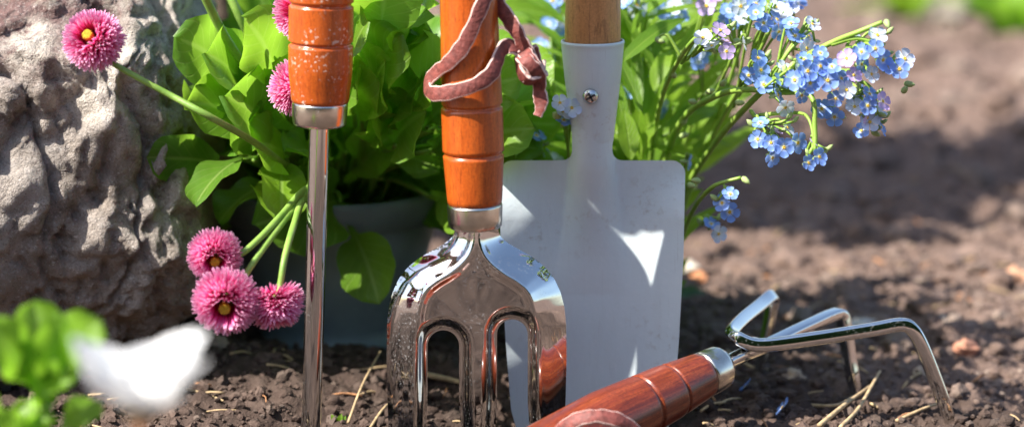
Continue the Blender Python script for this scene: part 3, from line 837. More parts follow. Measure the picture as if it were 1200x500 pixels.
# ------------------------------------------------------------------ daisy plant in the pot
crown = np.array([PX, PYc, rim_z - 0.008])
daisy = empty('daisy_plant', crown)
tag(daisy, 'pink button daisy plant with lush spoon shaped leaves spilling from the pot', 'daisy plant')
mb = MB()
def leaf_to(mb, base, tip, L_extra, W, up, curl, prof='spat', fold=0.25, wave=0.05, r=None, nL=14, nW=6, twist=0, m=0):
    """a leaf from base whose arched midline ends at tip"""
    base = np.asarray(base, float); tip = np.asarray(tip, float)
    ch = tip - base; Lc = np.linalg.norm(ch); d = ch / Lc
    up = nrm(np.asarray(up, float) - d * np.dot(up, d))
    a = curl * 0.44
    d0 = math.cos(a) * d + math.sin(a) * up; u0 = math.cos(a) * up - math.sin(a) * d
    leaf(mb, base, d0, u0, Lc * (1 + curl * curl / 26), W, prof, curl, fold, wave, nL, nW, m, r, twist)
mpet = MB()
# random rosette
for i in range(210):
    a = rnd.uniform(0, 2 * math.pi); el = rnd.uniform(0.15, 1.35) if i > 26 else rnd.uniform(0.0, 0.5)
    rr = rnd.uniform(0.004, 0.034)
    b = crown + np.array([math.cos(a) * rr, math.sin(a) * rr, 0])
    d = np.array([math.cos(a) * math.cos(el), math.sin(a) * math.cos(el), math.sin(el)])
    Lf = rnd.uniform(0.048, 0.088); Wf = rnd.uniform(0.026, 0.042)
    if d[1] < -0.3 and el < 0.75: continue
    b0 = b.copy(); b = b + d * rnd.uniform(0.0, 0.055)
    d2 = nrm(d + np.array([rnd.gauss(0, .45), rnd.gauss(0, .35) - .15, rnd.gauss(0, .3)]))
    tube(mpet, [b0, (b0 + b) / 2, b + d2 * .004], .0012, 6)
    leaf(mb, b, d2, np.array([-math.cos(a) * .5 + rnd.uniform(-.8, .8), -math.sin(a) * .3 - .7, rnd.uniform(.3, 1.0)]), Lf, Wf, 'spat', rnd.uniform(0.2, 1.5), rnd.uniform(.05, .5), rnd.uniform(.05, .14), 18, 8, 0, rnd.random(), rnd.uniform(-.9, .9))
# the leaves the photo shows one by one, and others added to shade the trowel blade: (base px,py,Y) (tip px,py,Y) width up curl tint
for b, t_, Wd, up, cu, r_ in [
    ((392, 225, .15), (444, 357, .095), .028, (0.35, -.75, .55), 0.55, .55),
    ((372, 225, .14), (322, 252, .050), .028, (-.1, -.75, .65), 0.7, .95),
    ((330, 178, .10), (330, 256, .035), .026, (-.1, -.8, .6), 0.5, 1.0),
    ((318, 172, .10), (228, 242, .040), .020, (0.1, -.5, .85), 0.9, .25),
    ((330, 215, .13), (255, 262, .09), .022, (0, -.6, .8), 0.9, .2),
    ((360, 190, .16), (240, 62, .045), .036, (0.3, -.7, .6), 0.5, .35),
    ((370, 190, .18), (206, 44, .050), .034, (0.3, -.7, .6), 0.5, .2),
    ((370, 190, .16), (262, 112, .040), .038, (.2, -.75, .6), 0.4, .1),
    ((395, 200, .15), (432, 112, .10), .030, (-.1, -.8, .6), 0.8, .15),
    ((400, 205, .16), (452, 8, .13), .032, (-.2, -.85, .45), 0.6, .2),
    ((410, 205, .16), (505, 70, .13), .034, (-.3, -.8, .5), 0.5, .55),
    ((420, 205, .17), (520, 120, .15), .034, (-.3, -.7, .6), 0.7, .7),
    ((420, 210, .17), (590, 250, .075), .034, (.1, -.8, .6), 0.8, .75),
    ((420, 205, .17), (480, 30, .17), .034, (-.2, -.9, .4), 0.3, .8),
    ((400, 205, .2), (415, -20, .19), .036, (0, -.95, .3), 0.3, .5),
    ((350, 200, .19), (300, -20, .18), .036, (.1, -.95, .3), 0.3, .45),
    ((420, 210, .16), (515, 205, .10), .024, (0, -.6, .8), 0.8, .5),
    ((430, 200, .14), (470, 40, .050), .036, (-.3, -.8, .5), 0.5, .7),
    ((430, 200, .14), (500, 10, .055), .036, (-.3, -.8, .5), 0.4, .5),
    ((430, 200, .14), (530, 60, .050), .034, (-.2, -.8, .5), 0.6, .9),
    ((430, 205, .14), (560, 100, .050), .036, (-.2, -.8, .5), 0.5, .6),
    ((430, 205, .14), (612, 90, .055), .036, (-.2, -.8, .5), 0.5, .9),
    ((430, 205, .14), (628, 150, .050), .032, (-.2, -.8, .5), 0.6, .8),
    ((430, 205, .14), (500, 130, .055), .034, (-.2, -.8, .5), 0.5, .4),
    ((430, 200, .14), (455, -60, .040), .036, (-.2, -.9, .4), 0.5, .5),
    ((420, 200, .14), (400, -70, .045), .036, (-.2, -.9, .4), 0.4, .6),
    ((430, 200, .14), (432, 25, .042), .034, (-.3, -.8, .5), 0.5, .8),
    ((430, 200, .14), (452, 72, .048), .034, (-.3, -.8, .5), 0.6, .6),
    ((425, 200, .14), (424, 70, .052), .030, (-.3, -.8, .5), 0.6, .9),
    ((360, 190, .14), (285, 20, .045), .034, (.2, -.8, .5), 0.5, .8),
    ((360, 190, .14), (215, 120, .050), .030, (.2, -.8, .5), 0.6, .6),
    ((360, 195, .14), (292, 165, .045), .030, (.1, -.8, .6), 0.6, .9),
    ((355, 190, .14), (312, 60, .070), .030, (.1, -.8, .6), 0.5, .7),
    ((440, 205, .15), (640, 120, .085), .034, (-.2, -.8, .5), 0.6, .9),
    ((440, 205, .15), (612, 60, .09), .032, (-.2, -.8, .5), 0.5, .7),
    ((440, 205, .15), (650, 70, .10), .032, (-.2, -.8, .5), 0.5, 1.0),
    ((440, 205, .15), (635, 175, .085), .030, (-.2, -.7, .6), 0.7, .8),
    ((440, 205, .15), (605, 180, .075), .030, (-.2, -.7, .6), 0.7, .5),
    ((408, 215, .14), (468, 150, .11), .026, (-.2, -.85, .5), 0.4, .85)]:
    B_, T_ = at(*b), at(*t_); ln_ = np.linalg.norm(T_ - B_)
    if ln_ > 0.062:      # long stalk, short rounded blade
        S_ = T_ + (B_ - T_) * (0.058 / ln_)
        tube(mpet, spline([B_, (B_ + S_) / 2 + np.array([0, 0, .004]), S_, S_ + (T_ - S_) * .1], 12), .0012, 6)
        B_ = S_
    up = np.array(up) + np.array([rnd.uniform(-.45, .45), rnd.uniform(-.2, .2), rnd.uniform(-.35, .35)])
    leaf_to(mb, B_, T_, 0, Wd, up, cu + rnd.uniform(-.1, .7), fold=rnd.uniform(.05, .5), wave=rnd.uniform(.05, .15), r=r_, nL=20, nW=8, twist=rnd.uniform(-.6, .6))
    if Wd > .029:        # a smaller neighbour beside it
        o_ = np.array([rnd.uniform(-.022, .022), .012, rnd.uniform(-.028, .012)])
        leaf_to(mb, B_ + o_ * .6, T_ + o_, 0, Wd * .8, up + np.array([rnd.uniform(-.7, .7), 0, rnd.uniform(-.5, .5)]), cu + .5, fold=rnd.uniform(.05, .5), wave=.12, r=rnd.random(), nL=18, nW=8, twist=rnd.uniform(-.8, .8))
mb.build('foliage', M['leaf_daisy'], daisy)

def bellis(mb, mbd, c, axis, Rr, seed, hollow=0.33, n_wh=12):
    """button daisy: many quill petals round a sunk yellow disc"""
    r_ = random.Random(seed); axis = nrm(axis)
    a0 = np.array([0, 0, 1.0]) if abs(axis[2]) < 0.9 else np.array([1.0, 0, 0])
    u = nrm(np.cross(axis, a0)); v = np.cross(axis, u)
    for k in range(n_wh):
        f = k / (n_wh - 1)
        th = R(37 + 81 * f)                       # angle from the axis
        npet = int(34 + 28 * math.sin(min(1, f * 1.2) * math.pi / 2))
        for i in range(npet):
            ph = 2 * math.pi * (i + 0.5 * (k % 2)) / npet + r_.uniform(-.07, .07)
            t0 = th + r_.uniform(-.07, .07)
            rad = math.cos(ph) * u + math.sin(ph) * v
            d = math.cos(t0) * axis + math.sin(t0) * rad
            nrm_up = math.sin(t0) * axis - math.cos(t0) * rad
            side = np.cross(d, nrm_up)
            ln = Rr * r_.uniform(0.90, 1.05) * (0.86 + 0.14 * f)
            s0 = 0.30
            wd = Rr * 0.038 * r_.uniform(.85, 1.15)
            rv = r_.random()
            V = []; C = []
            seg = 5
            for q_ in range(seg + 1):
                t = q_ / seg; s = (s0 + (1 - s0) * t) * ln
                bend = -0.16 * Rr * (1 - t) ** 2 + 0.05 * Rr * t * t
                p = c + d * s + nrm_up * bend - axis * Rr * 0.18
                ww = wd * (0.65 + 0.5 * t) * (1 if q_ < seg else 0.45)
                cup = ww * 1.0
                for uu in (-1, 0, 1):
                    V.append(p + side * uu * ww + nrm_up * (abs(uu) * cup * (0.6 + .4 * t)))
                    C.append([t, uu * .5 + .5, rv])
            F = [(a * 3 + b_, a * 3 + b_ + 1, a * 3 + b_ + 4, a * 3 + b_ + 3) for a in range(seg) for b_ in range(2)]
            mb.add(V, F, C)
    # yellow disc of tiny florets
    for i in range(60):
        rr = Rr * 0.14 * math.sqrt(i / 60); ph = i * 2.39996
        p = c + (math.cos(ph) * u + math.sin(ph) * v) * rr + axis * (Rr * 0.30 - rr * rr / Rr * 0.9)
        tube(mbd, [p - axis * Rr * .25, p, p + axis * Rr * 0.035], [Rr * .033, Rr * .036, Rr * .012], 6)

def daisy_flower(c, axis, Rr, stem_pts, seed, label=None):
    mb = MB(); mbd = MB(); bellis(mb, mbd, np.asarray(c), axis, Rr, seed)
    f = mb.build('flower', M['pink'], daisy)
    mbd.build('disc', M['disc'], f)
    if stem_pts:
        ms = MB(); P = spline(np.vstack([np.asarray(c) - nrm(axis) * Rr * 0.15] + [at(*p) for p in stem_pts]), 50)
        tube(ms, P, np.interp(np.linspace(0, 1, 50), [0, .06, .12, 1], [.0030, .0022, .0013, .0017]), 10)
        ms.build('stem', M['stem'], f)
    if label: f['label'] = label
    return f
rF = px2m
cr_ = (385, 215, .175)
daisy_flower(at(106, 44, 0.002), (-0.20, -0.80, 0.42), 39 * rF * .95, [(130, 72, .006), (165, 93, .004), (200, 112, .004), (250, 139, .0), (300, 168, .03), (345, 200, .09), cr_], 1, 'pink flower resting on top of the boulder')
daisy_flower(at(252, 303, -0.026), (0.10, -0.93, -0.22), 33 * rF, [(278, 299, -.022), (300, 283, -.016), (330, 252, .005), (358, 222, .05), cr_], 2, 'pink flower highest of the hanging bunch')
daisy_flower(at(264, 357, -0.040), (0.02, -0.93, -0.20), 40 * rF, [(281, 332, -.026), (300, 303, -.020), (330, 262, .0), (357, 228, .04), (372, 205, .10), cr_], 3, 'largest pink flower in front of the hanging bunch')
daisy_flower(at(323, 362, -0.030), (0.18, -0.42, -0.88), 36 * rF, [(328, 335, -.026), (334, 300, -.020), (345, 262, .0), (357, 232, .04), cr_], 4, 'pink flower hanging with its face down beside the steel shaft')
daisy_flower(at(338, 99, 0.030), (-0.75, -0.2, 0.30), 36 * rF, [(356, 120, .06), (372, 160, .14), cr_], 5, 'pink flower half hidden behind the dusty handle')
daisy_flower(at(350, 13, 0.03), (-0.35, -0.80, 0.35), 36 * rF, [(362, 50, .07), (378, 130, .14), cr_], 6, 'pink flower cut by the top edge behind the dusty handle')
ms = MB()
for pts in ([(232, -20, .05), (262, 40, .06), (290, 84, .07), (318, 140, .10), (352, 195, .15), cr_],
            [(262, -20, .10), (286, 30, .10), (315, 90, .12), (350, 170, .16), cr_],
            [(520, 60, .16), (470, 140, .15), (430, 190, .16), cr_], [(445, 40, .15), (425, 110, .15), (405, 170, .16), cr_],
            [(195, -10, .16), (235, 60, .15), (300, 140, .15), cr_]):
    tube(ms, spline([at(*p) for p in pts], 40), 0.0021, 9)
ms.v += mpet.v; ms.c += mpet.c; ms.f += [tuple(k + ms.n for k in f_) for f_ in mpet.f]; ms.m += mpet.m; ms.flat += mpet.flat; ms.n += mpet.n
ms.build('stems', M['stem'], daisy)

# ------------------------------------------------------------------ forget-me-not plant
fb0 = at(762, 330, .165); fb0[2] = 0.0
fmn = empty('forget_me_not_plant', fb0)
tag(fmn, 'blue forget-me-not plant in bloom leaning out from behind the trowel', 'flowering plant')
def petal_flower(kind):
    """five rounded petals, radius 1 unit; built at the origin facing +Z"""
    mb = MB(); 
    for k in range(5):
        a = 2 * math.pi * k / 5; ca, sa = math.cos(a), math.sin(a); V = []; C = []; r_ = rnd.random()
        nT, nW_ = 6, 4
        for i in range(nT + 1):
            t = i / nT
            wv = 0.07 + 0.40 * math.sin(min(1, t * 1.2) * math.pi / 2) ** 1.3
            if t > 0.62: wv *= math.sqrt(max(0.02, 1 - ((t - .62) / .39) ** 2))
            for jx in range(nW_ + 1):
                uu = jx / nW_ * 2 - 1
                x = 0.10 + 0.90 * t; y = uu * wv; z = 0.10 * t * t + 0.10 * uu * uu * t + 0.05 * math.sin(k * 2 + 3 * t)
                V.append((x * ca - y * sa, x * sa + y * ca, z)); C.append([t, uu * .5 + .5, r_])
        kk = nW_ + 1
        mb.add(np.array(V), [(i * kk + jx, i * kk + jx + 1, (i + 1) * kk + jx + 1, (i + 1) * kk + jx) for i in range(nT) for jx in range(nW_)], C)
    # little green tube behind the petals
    return mb
def eye_mesh():
    mb = MB(); a = np.linspace(0, 2 * math.pi, 12, endpoint=False)
    prof = [(0.155, 0.02), (0.17, 0.07), (0.12, 0.11), (0.06, 0.085), (0.02, 0.05)]
    V = [(r * math.cos(x), r * math.sin(x), z) for r, z in prof for x in a]
    F = [(i * 12 + k, i * 12 + (k + 1) % 12, (i + 1) * 12 + (k + 1) % 12, (i + 1) * 12 + k) for i in range(4) for k in range(12)] + [tuple(48 + k for k in range(12))]
    mb.add(np.array(V), F); return mb
protos = {}
first = {}
def fm_flower(pos, facing, rad, kind, roll):
    pos = np.asarray(pos, float) - fb0
    q = Vector(facing).to_track_quat('Z', 'Y').to_matrix().to_4x4() @ Matrix.Rotation(roll, 4, 'Z')
    if kind not in protos:
        me = petal_flower(kind).build('flower', M[kind])
        ey = eye_mesh().build('eye', M['eye'])
        protos[kind] = (me, ey); o, e = me, ey
    else:
        o = protos[kind][0].copy(); COL.objects.link(o); e = protos[kind][1].copy(); COL.objects.link(e)
    o.parent = fmn; e.parent = o
    o.matrix_local = Matrix.Translation(Vector(pos)) @ q @ Matrix.Scale(rad, 4)
    return o
mst = MB(); mst2 = MB(); mbud = MB(); mle = MB()
def bud(p, d, s):
    d = nrm(d); tube(mbud, [p, p + d * s * .5, p + d * s * 1.4, p + d * s * 2.0], [s * .35, s * .62, s * .5, s * .08], 8)
clusters = [  # px, py, Y, count, spread px, stem back to
    (750, 3, .12, 4, 15, (742, 120, .15)), (646, 4, .16, 2, 8, (655, 110, .17)), (842, 48, .03, 5, 15, (786, 82, .08)), (757, 82, .12, 4, 17, (752, 200, .15)),
    (868, 47, .07, 1, 5, (820, 150, .12)), (905, 22, .07, 5, 17, (850, 150, .12)), (943, 40, .05, 5, 17, (900, 90, .06)), (886, 82, .04, 4, 15, (850, 120, .07)),
    (921, 98, .02, 8, 24, (880, 104, .05)), (952, 84, .01, 7, 20, (900, 110, .05)), (985, 97, .01, 7, 20, (940, 85, .03)), (1015, 62, .01, 8, 22, (985, 52, .02)),
    (1050, 78, .01, 3, 12, (1036, 62, .015)), (1012, 122, .01, 6, 18, (990, 105, .02)), (1022, 147, .015, 4, 14, (1026, 118, .015)), (907, 163, .02, 8, 22, (880, 130, .05)),
    (955, 184, .01, 3, 12, (950, 150, .02)), (851, 236, .04, 3, 12, (838, 215, .06)), (834, 267, .08, 2, 10, (815, 240, .10)), (663, 131, .05, 4, 11, (668, 200, .11)),
    (626, 173, .09, 4, 13, (650, 230, .13)), (975, 132, .03, 2, 12, (960, 115, .03)), (880, 3, .09, 2, 12, (850, 100, .12)), (805, 188, .09, 1, 3, (795, 230, .12)), (832, 5, .1, 2, 9, (800, 90, .13))]
rf_ = random.Random(5)
for (px, py, Y, n, sp, bk) in clusters:
    hub = at(*bk)
    cen = at(px, py, Y)
    for i in range(n):
        rr = 1.22 * sp * math.sqrt((i + 0.3) / n); ph = i * 2.399 + px
        p = at(px + rr * math.cos(ph) * 1.1, py + rr * math.sin(ph), Y + rf_.uniform(-.008, .008))
        out = nrm(p - cen + 1e-6)
        fac = np.array([0.30, -0.75, 0.45]) + 0.55 * out + np.array([rf_.uniform(-.35, .35), rf_.uniform(-.2, .35), rf_.uniform(-.35, .35)])
        kd = rf_.choices(['blue', 'pale', 'mauve'], [.62, .30, .08] if px > 665 else [.3, .5, .2])[0]
        fm_flower(p, tuple(nrm(fac)), rf_.uniform(10.0, 13.2) * px2m * (1 + Y * .6), kd, rf_.uniform(0, 6.28))
        mid = (p + hub) / 2 + np.array([0, .004, .003])
        tube(mst, spline([hub + (cen - hub) * rf_.uniform(.2, .7), mid * .4 + p * .6 + np.array([0, .004, 0]), p - nrm(fac) * .0004], 9), [.0007] * 9, 5)
        tube(mbud, [p - nrm(fac) * .004, p - nrm(fac) * .002, p - nrm(fac) * .0002], [.0006, .0011, .0009], 6)
    for i in range(2 + n // 2):
        p = at(px + rf_.uniform(-1.2, 1.2) * sp, py + rf_.uniform(-1.1, .8) * sp, Y + .004)
        tube(mst, spline([hub + (cen - hub) * .5, (p + cen) / 2 + np.array([0, 0, .003]), p], 7), .0006, 5)
        bud(p, nrm(p - cen + np.array([0, -.004, .003])), rf_.uniform(.0014, .0022))
far_b = petal_flower('x'); mfb = MB()
for (px, py, Y, n, sp) in ((600, 150, .13, 4, 16), (640, 190, .12, 4, 12), (612, 120, .14, 3, 12), (735, 20, .15, 5, 16), (790, 12, .13, 5, 18), (820, 62, .12, 3, 12), (772, 125, .14, 3, 10), (860, 20, .10, 5, 14), (925, 5, .10, 5, 14), (738, 95, .13, 3, 10), (640, 60, .17, 3, 12), (652, 30, .17, 3, 10)):
    for i in range(n):
        rr = sp * math.sqrt((i + .3) / n); ph = i * 2.4 + px; p = at(px + rr * math.cos(ph), py + rr * math.sin(ph), Y + rf_.uniform(-.01, .01))
        q = Vector((rf_.uniform(-.4, .5), -.8, rf_.uniform(.1, .9))).to_track_quat('Z', 'Y').to_matrix() @ Matrix.Rotation(rf_.uniform(0, 6), 3, 'Z')
        off_f = 0
        for V_, C_ in zip(far_b.v, far_b.c):
            nv = len(V_); Fk = [tuple(k - off_f for k in f_) for f_ in far_b.f if off_f <= f_[0] < off_f + nv]
            mfb.add((V_ @ np.array(q).T) * rf_.uniform(.0040, .0052) + p, Fk, C_, 0 if (i % 3) else 1); off_f += nv
        tube(mst, [p, p * .5 + at(px, py + 30, Y + .01) * .5, at(px + 5, py + 60, Y + .02)], .0006, 5)
ob_ = mfb.build('small_blossoms', [M['blue'], M['pale']], fmn); ob_['kind'] = 'stuff'
# stems drawn in the photo
stems = [
    ([(760, 330, .16), (778, 200, .13), (800, 140, .10), (838, 113, .07), (872, 105, .05), (915, 108, .035), (950, 112, .02), (955, 150, .015), (955, 178, .012)], .0021),
    ([(765, 330, .16), (800, 230, .13), (840, 165, .09), (890, 110, .05), (935, 72, .03), (975, 50, .02), (1010, 36, .012), (1034, 26, .01)], .0020),
    ([(975, 52, .02), (1005, 45, .014), (1030, 55, .012), (1046, 76, .011)], .0013), ([(930, 95, .03), (975, 95, .02), (1010, 96, .015), (1025, 112, .013), (1026, 142, .014)], .0013),
    ([(890, 135, .045), (930, 132, .03), (948, 140, .02), (956, 178, .012)], .0011), ([(755, 330, .17), (762, 200, .14), (772, 130, .10), (786, 88, .07), (812, 48, .04), (838, 36, .03)], .0018),
    ([(800, 70, .06), (782, 42, .06), (768, 45, .06)], .0010),
    ([(770, 340, .15), (790, 300, .12), (808, 255, .09), (822, 232, .06), (838, 217, .045), (868, 208, .04)], .0015), ([(822, 232, .06), (845, 214, .045), (852, 230, .04)], .0008),
    ([(770, 330, .17), (800, 240, .15), (840, 150, .12), (880, 80, .09), (905, 30, .07)], .0017), ([(775, 330, .17), (815, 200, .15), (850, 110, .12), (878, 20, .09)], .0016),
    ([(740, 330, .18), (745, 200, .16), (748, 90, .13), (752, 0, .12)], .0016), ([(700, 330, .17), (672, 230, .13), (664, 150, .06)], .0014),
    ([(690, 330, .18), (650, 260, .15), (630, 190, .10)], .0014), ([(690, 330, .19), (655, 200, .18), (645, 10, .16)], .0015), ([(740, 330, .18), (790, 200, .17), (840, 60, .14), (850, -20, .13)], .0015),
    ([(880, 130, .05), (895, 150, .03), (905, 160, .022)], .0012), ([(905, 90, .05), (925, 60, .05), (940, 45, .05)], .0012)]
for pts, r in stems:
    tube(mst, spline([at(*p) for p in pts], 46), np.linspace(r * .85, r * .5, 46), 9)
for (px, py, Y) in ((768, 46, .06), (800, 145, .10), (828, 108, .07), (797, 160, .1), (870, 208, .04), (820, 212, .05), (1038, 24, .01), (862, 120, .05), (790, 90, .07), (1060, 98, .012), (1058, 108, .012), (806, 216, .06), (815, 120, .08), (845, 100, .06)):
    bud(at(px, py, Y), (rf_.uniform(-.8, .8), -.3, rf_.uniform(-.3, .6)), .0024)
nb = len(mst.f)
for V_, C_ in zip(mbud.v, mbud.c):
    mst.v.append(V_); mst.c.append(C_)
mst.f += [tuple(k + mst.n for k in f_) for f_ in mbud.f]; mst.m += [1] * len(mbud.f); mst.flat += mbud.flat
mst.build('stems', [M['stem_hairy'], M['bud']], fmn)
for i in range(330):
    px = rf_.uniform(598, 872); py = rf_.uniform(-40, 300)
    if px > 815 and py > 190: continue
    lim = 872 - max(0, py - 60) * 0.22
    if px > lim: continue
    Y = rf_.uniform(.10, .24)
    p = at(px, py, Y)
    out = np.array([(px - 745) / 160, rf_.uniform(-.6, .3), rf_.uniform(.15, 1.1)])
    b = p - nrm(out) * rf_.uniform(.02, .05)
    leaf(mle, b, out, np.array([-out[0] * .3, -.5, .7]), rf_.uniform(.025, .050), rf_.uniform(.006, .012), 'lance', rf_.uniform(.2, 1.1), .22, .05, 9, 4, 0, rf_.random(), rf_.uniform(-.6, .6))
for i in range(46):      # basal leaves near the soil
    a = rf_.uniform(0, 6.28); b = fb0 + np.array([math.cos(a) * .03, math.sin(a) * .03, .005])
    d = np.array([math.cos(a), math.sin(a), rf_.uniform(1.0, 2.6)])
    if d[0] > 0.0: continue
    leaf(mle, b, d, (0, 0, 1), rf_.uniform(.03, .05), rf_.uniform(.012, .02), 'lance', rf_.uniform(.4, 1.2), .2, .05, 9, 4, 0, rf_.random())
tops = [(-0.075, 0.012, 0.262), (-0.045, 0.006, 0.258), (-0.020, 0.016, 0.262), (-0.055, 0.026, 0.268)]  # unseen leafy sprigs added overhead to shade the trowel blade
for tp in tops:
    tp = np.array(tp); P = spline([fb0, np.array([0.045, 0.15, 0.16]), tp + np.array([0.035, 0.07, 0.015]), tp, tp + np.array([-.018, -.004, -.008])], 50); tube(mst2, P, np.linspace(.002, .0009, 50), 8)
    for i in range(10):
        p = P[rf_.randrange(33, 50)] + np.array([rf_.gauss(0, .010), rf_.gauss(0, .005), rf_.gauss(0, .004)])
        if p[1] < -0.004 or p[2] < 0.24 or p[0] > -0.014 or (p[1] > 0.027 and p[0] > -0.06): continue
        aa = rf_.uniform(0, 6.28)
        leaf(mle, p, (math.cos(aa), .35 * math.sin(aa), rf_.uniform(-.05, .25)), (-.5, -.3, .8), rf_.uniform(.028, .042), rf_.uniform(.014, .022), 'lance', .3, .2, .05, 8, 4, 0, rf_.random())
mst2.build('shade_shoots', M['stem_hairy'], fmn)
mle.build('foliage', M['leaf_fmn'], fmn)

# ------------------------------------------------------------------ blurred foreground
g0 = at(60, 470, -0.20); g0[2] = 0
seed = empty('leafy_seedling', g0); tag(seed, 'bright green young leafy plant at the bottom left corner', 'seedling')
mb = MB(); ms = MB()
for (b, t_, W_d, r_) in [((52, 470), (40, 352), .017, .5), ((55, 460), (118, 372), .020, .9), ((45, 470), (-15, 372), .016, .6), ((50, 480), (42, 395), .020, .8), ((40, 500), (-20, 420), .02, .9),
                         ((50, 500), (30, 470), .02, .7), ((45, 540), (15, 500), .024, 1.0), ((60, 480), (75, 410), .018, .4), ((60, 520), (115, 470), .012, .6), ((52, 470), (70, 365), .012, .7), ((40, 540), (-20, 470), .02, .8)]:
    leaf_to(mb, at(*b, -.20), at(*t_, -.21 + rnd.uniform(-.025, .025)), 0, W_d * 1.05, (rnd.uniform(-.5, .5), -.8, .6), .7, 'spat', .3, .12, r=r_, nL=16, nW=8)
for px in (48, 56, 42): tube(ms, spline([np.array([g0[0], g0[1], -.01]), at(px, 560, -.20), at(px, 470, -.20)], 20), .0016, 8)
mb.build('foliage', M['leaf_young'], seed); ms.build('stem', M['stem'], seed)
wc = at(166, 484, -0.35)
wf = empty('white_flower', (wc[0], wc[1], 0)); tag(wf, 'white cup shaped flower out of focus at the front left', 'flower')
mb = MB()
for k in range(9):
    a = 2 * math.pi * k / 9 + 0.2
    d = np.array([math.cos(a), math.sin(a), 0.62 + 0.30 * math.sin(a * 2 + 1)])
    leaf(mb, wc, d, np.array([-math.cos(a), -math.sin(a), 1.2]), 0.0300, 0.0190, 'pet', -0.30, .25, .03, 10, 6)
mb.build('petals', M['white_petal'], wf)
mb = MB()
for i in range(50):
    rr = .0042 * math.sqrt(i / 50); ph = i * 2.4; p = wc + np.array([rr * math.cos(ph), rr * math.sin(ph), .003])
    tube(mb, [p - np.array([0, 0, .003]), p, p + np.array([0, 0, .0008])], [.0005, .0006, .0002], 6)
mb.build('disc', M['disc'], wf)
mb = MB(); tube(mb, spline([np.array([wc[0] - .01, wc[1], -.01]), np.array([wc[0] - .004, wc[1], wc[2] * .5]), wc - np.array([0, 0, .0005])], 24), .0014, 8); mb.build('stem', M['bark_chip'], wf)

# ------------------------------------------------------------------ small things on the soil
def ground_at(px, py):
    """where the sight line through px,py meets the soil"""
    d = FWD + RT * ((px - 600) * K) + UP * ((250 - py) * K)
    t = -CAM[2] / d[2]
    for _ in range(5):
        p = CAM + d * t; z = soil_z(p[0], p[1])[0]; t = (z - CAM[2]) / d[2]
    return CAM + d * t
def stone(px, py, r, col, label, flat=.7, cat='pebble', name='pebble', grp='pebbles on the soil'):
    V, F = lump(4, rnd.randrange(999), flat); p = ground_at(px, py)
    mb = MB(); mb.add(V * r * np.array([1.2, 1, 1]) + p + np.array([0, 0, r * .25]), F)
    o = mb.build(name, m_stone(label[:40], col)); tag(o, label, cat, grp)
stone(818, 330, .006, (.60, .26, .12), 'orange pebble on the soil just right of the trowel blade')
stone(803, 320, .007, (.62, .55, .45), 'cream pebble touching the trowel edge beside the orange one')
stone(1008, 386, .006, (.62, .58, .52), 'whitish pebble behind the middle prong of the cultivator')
stone(926, 444, .005, (.50, .36, .25), 'tan pebble under the cultivator prongs')
stone(1108, 384, .006, (.52, .42, .33), 'beige pebble to the right of the outer prong bend')
stone(1133, 412, .0055, (.52, .24, .15), 'reddish pebble to the right of the cultivator')
stone(1192, 330, .007, (.55, .30, .18), 'rusty orange pebble at the right edge of the picture')
stone(1115, 18, .05, (.30, .26, .22), 'large pale stone far behind at the top right', .55, 'stone', 'stone', None)
stone(1085, 440, .005, (.42, .33, .26), 'brown pebble left of the outer prong tip')
stone(243, 405, .007, (.34, .26, .20), 'brown stone lying beside the foot of the boulder')
def straw(pts, r, label, cat='straw', mat='straw', grp='dry straws on the soil'):
    P = []
    for (px, py, dz) in pts:
        g = ground_at(px, py); P.append(g + np.array([0, 0, dz]))
    mb = MB(); P = spline(P, 26); tube(mb, P, np.linspace(r, r * .6, 26), 7)
    o = mb.build('straw' if cat == 'straw' else 'twig', M[mat]); tag(o, label, cat, grp)
straw([(408, 500, .002), (425, 470, .008), (446, 440, .012)], .0007, 'thin pale straw standing up between the steel shaft and the fork')
straw([(430, 512, .002), (452, 488, .005), (470, 478, .004)], .0008, 'thin straw lying against the left tine of the fork')
straw([(500, 446, .003), (530, 452, .003), (565, 458, .002)], .0016, 'thick tan stick seen through the left slot of the fork', 'twig', 'straw', None)
straw([(215, 462, .003), (240, 468, .003), (262, 474, .002)], .0007, 'short straw on dark soil right of the white flower')
straw([(960, 503, .002), (990, 488, .006), (1022, 474, .010)], .0013, 'broken golden straw below the middle prong tip')
straw([(985, 505, .002), (1006, 492, .006), (1030, 468, .014)], .0011, 'golden straw leaning upwards beside the middle prong tip')
straw([(950, 482, .003), (980, 484, .004), (1000, 476, .005)], .0010, 'bent straw left of the middle prong tip')
straw([(1050, 500, .003), (1082, 488, .004), (1106, 480, .004)], .0009, 'dull straw lying left of the outer prong tip')
straw([(852, 418, .003), (880, 436, .003), (905, 440, .003)], .0009, 'grey brown straw lying below the cultivator shank', mat='straw')
mb = MB()
for i in range(420):
    y = -0.05 + 0.75 * rnd.random() ** 1.3; x = rnd.uniform(-1, 1) * (0.23 * (y + 1.02)); z = soil_z(x, y)[0] + .0012
    a = rnd.uniform(0, 6.28); l = rnd.uniform(.002, .009); d = np.array([math.cos(a), math.sin(a), rnd.uniform(-.15, .35)]) * l
    p = np.array([x, y, z]); tube(mb, spline([p - d, p + np.array([rnd.uniform(-1, 1), rnd.uniform(-1, 1), .6]) * l * .2, p + d], 6), rnd.uniform(.00025, .0007), 5, m=rnd.choice([0, 0, 1]))
o = mb.build('plant_debris', [M['straw'], M['bark_chip']]); tag(o, 'bits of straw and rootlets strewn over the soil', kind='stuff')
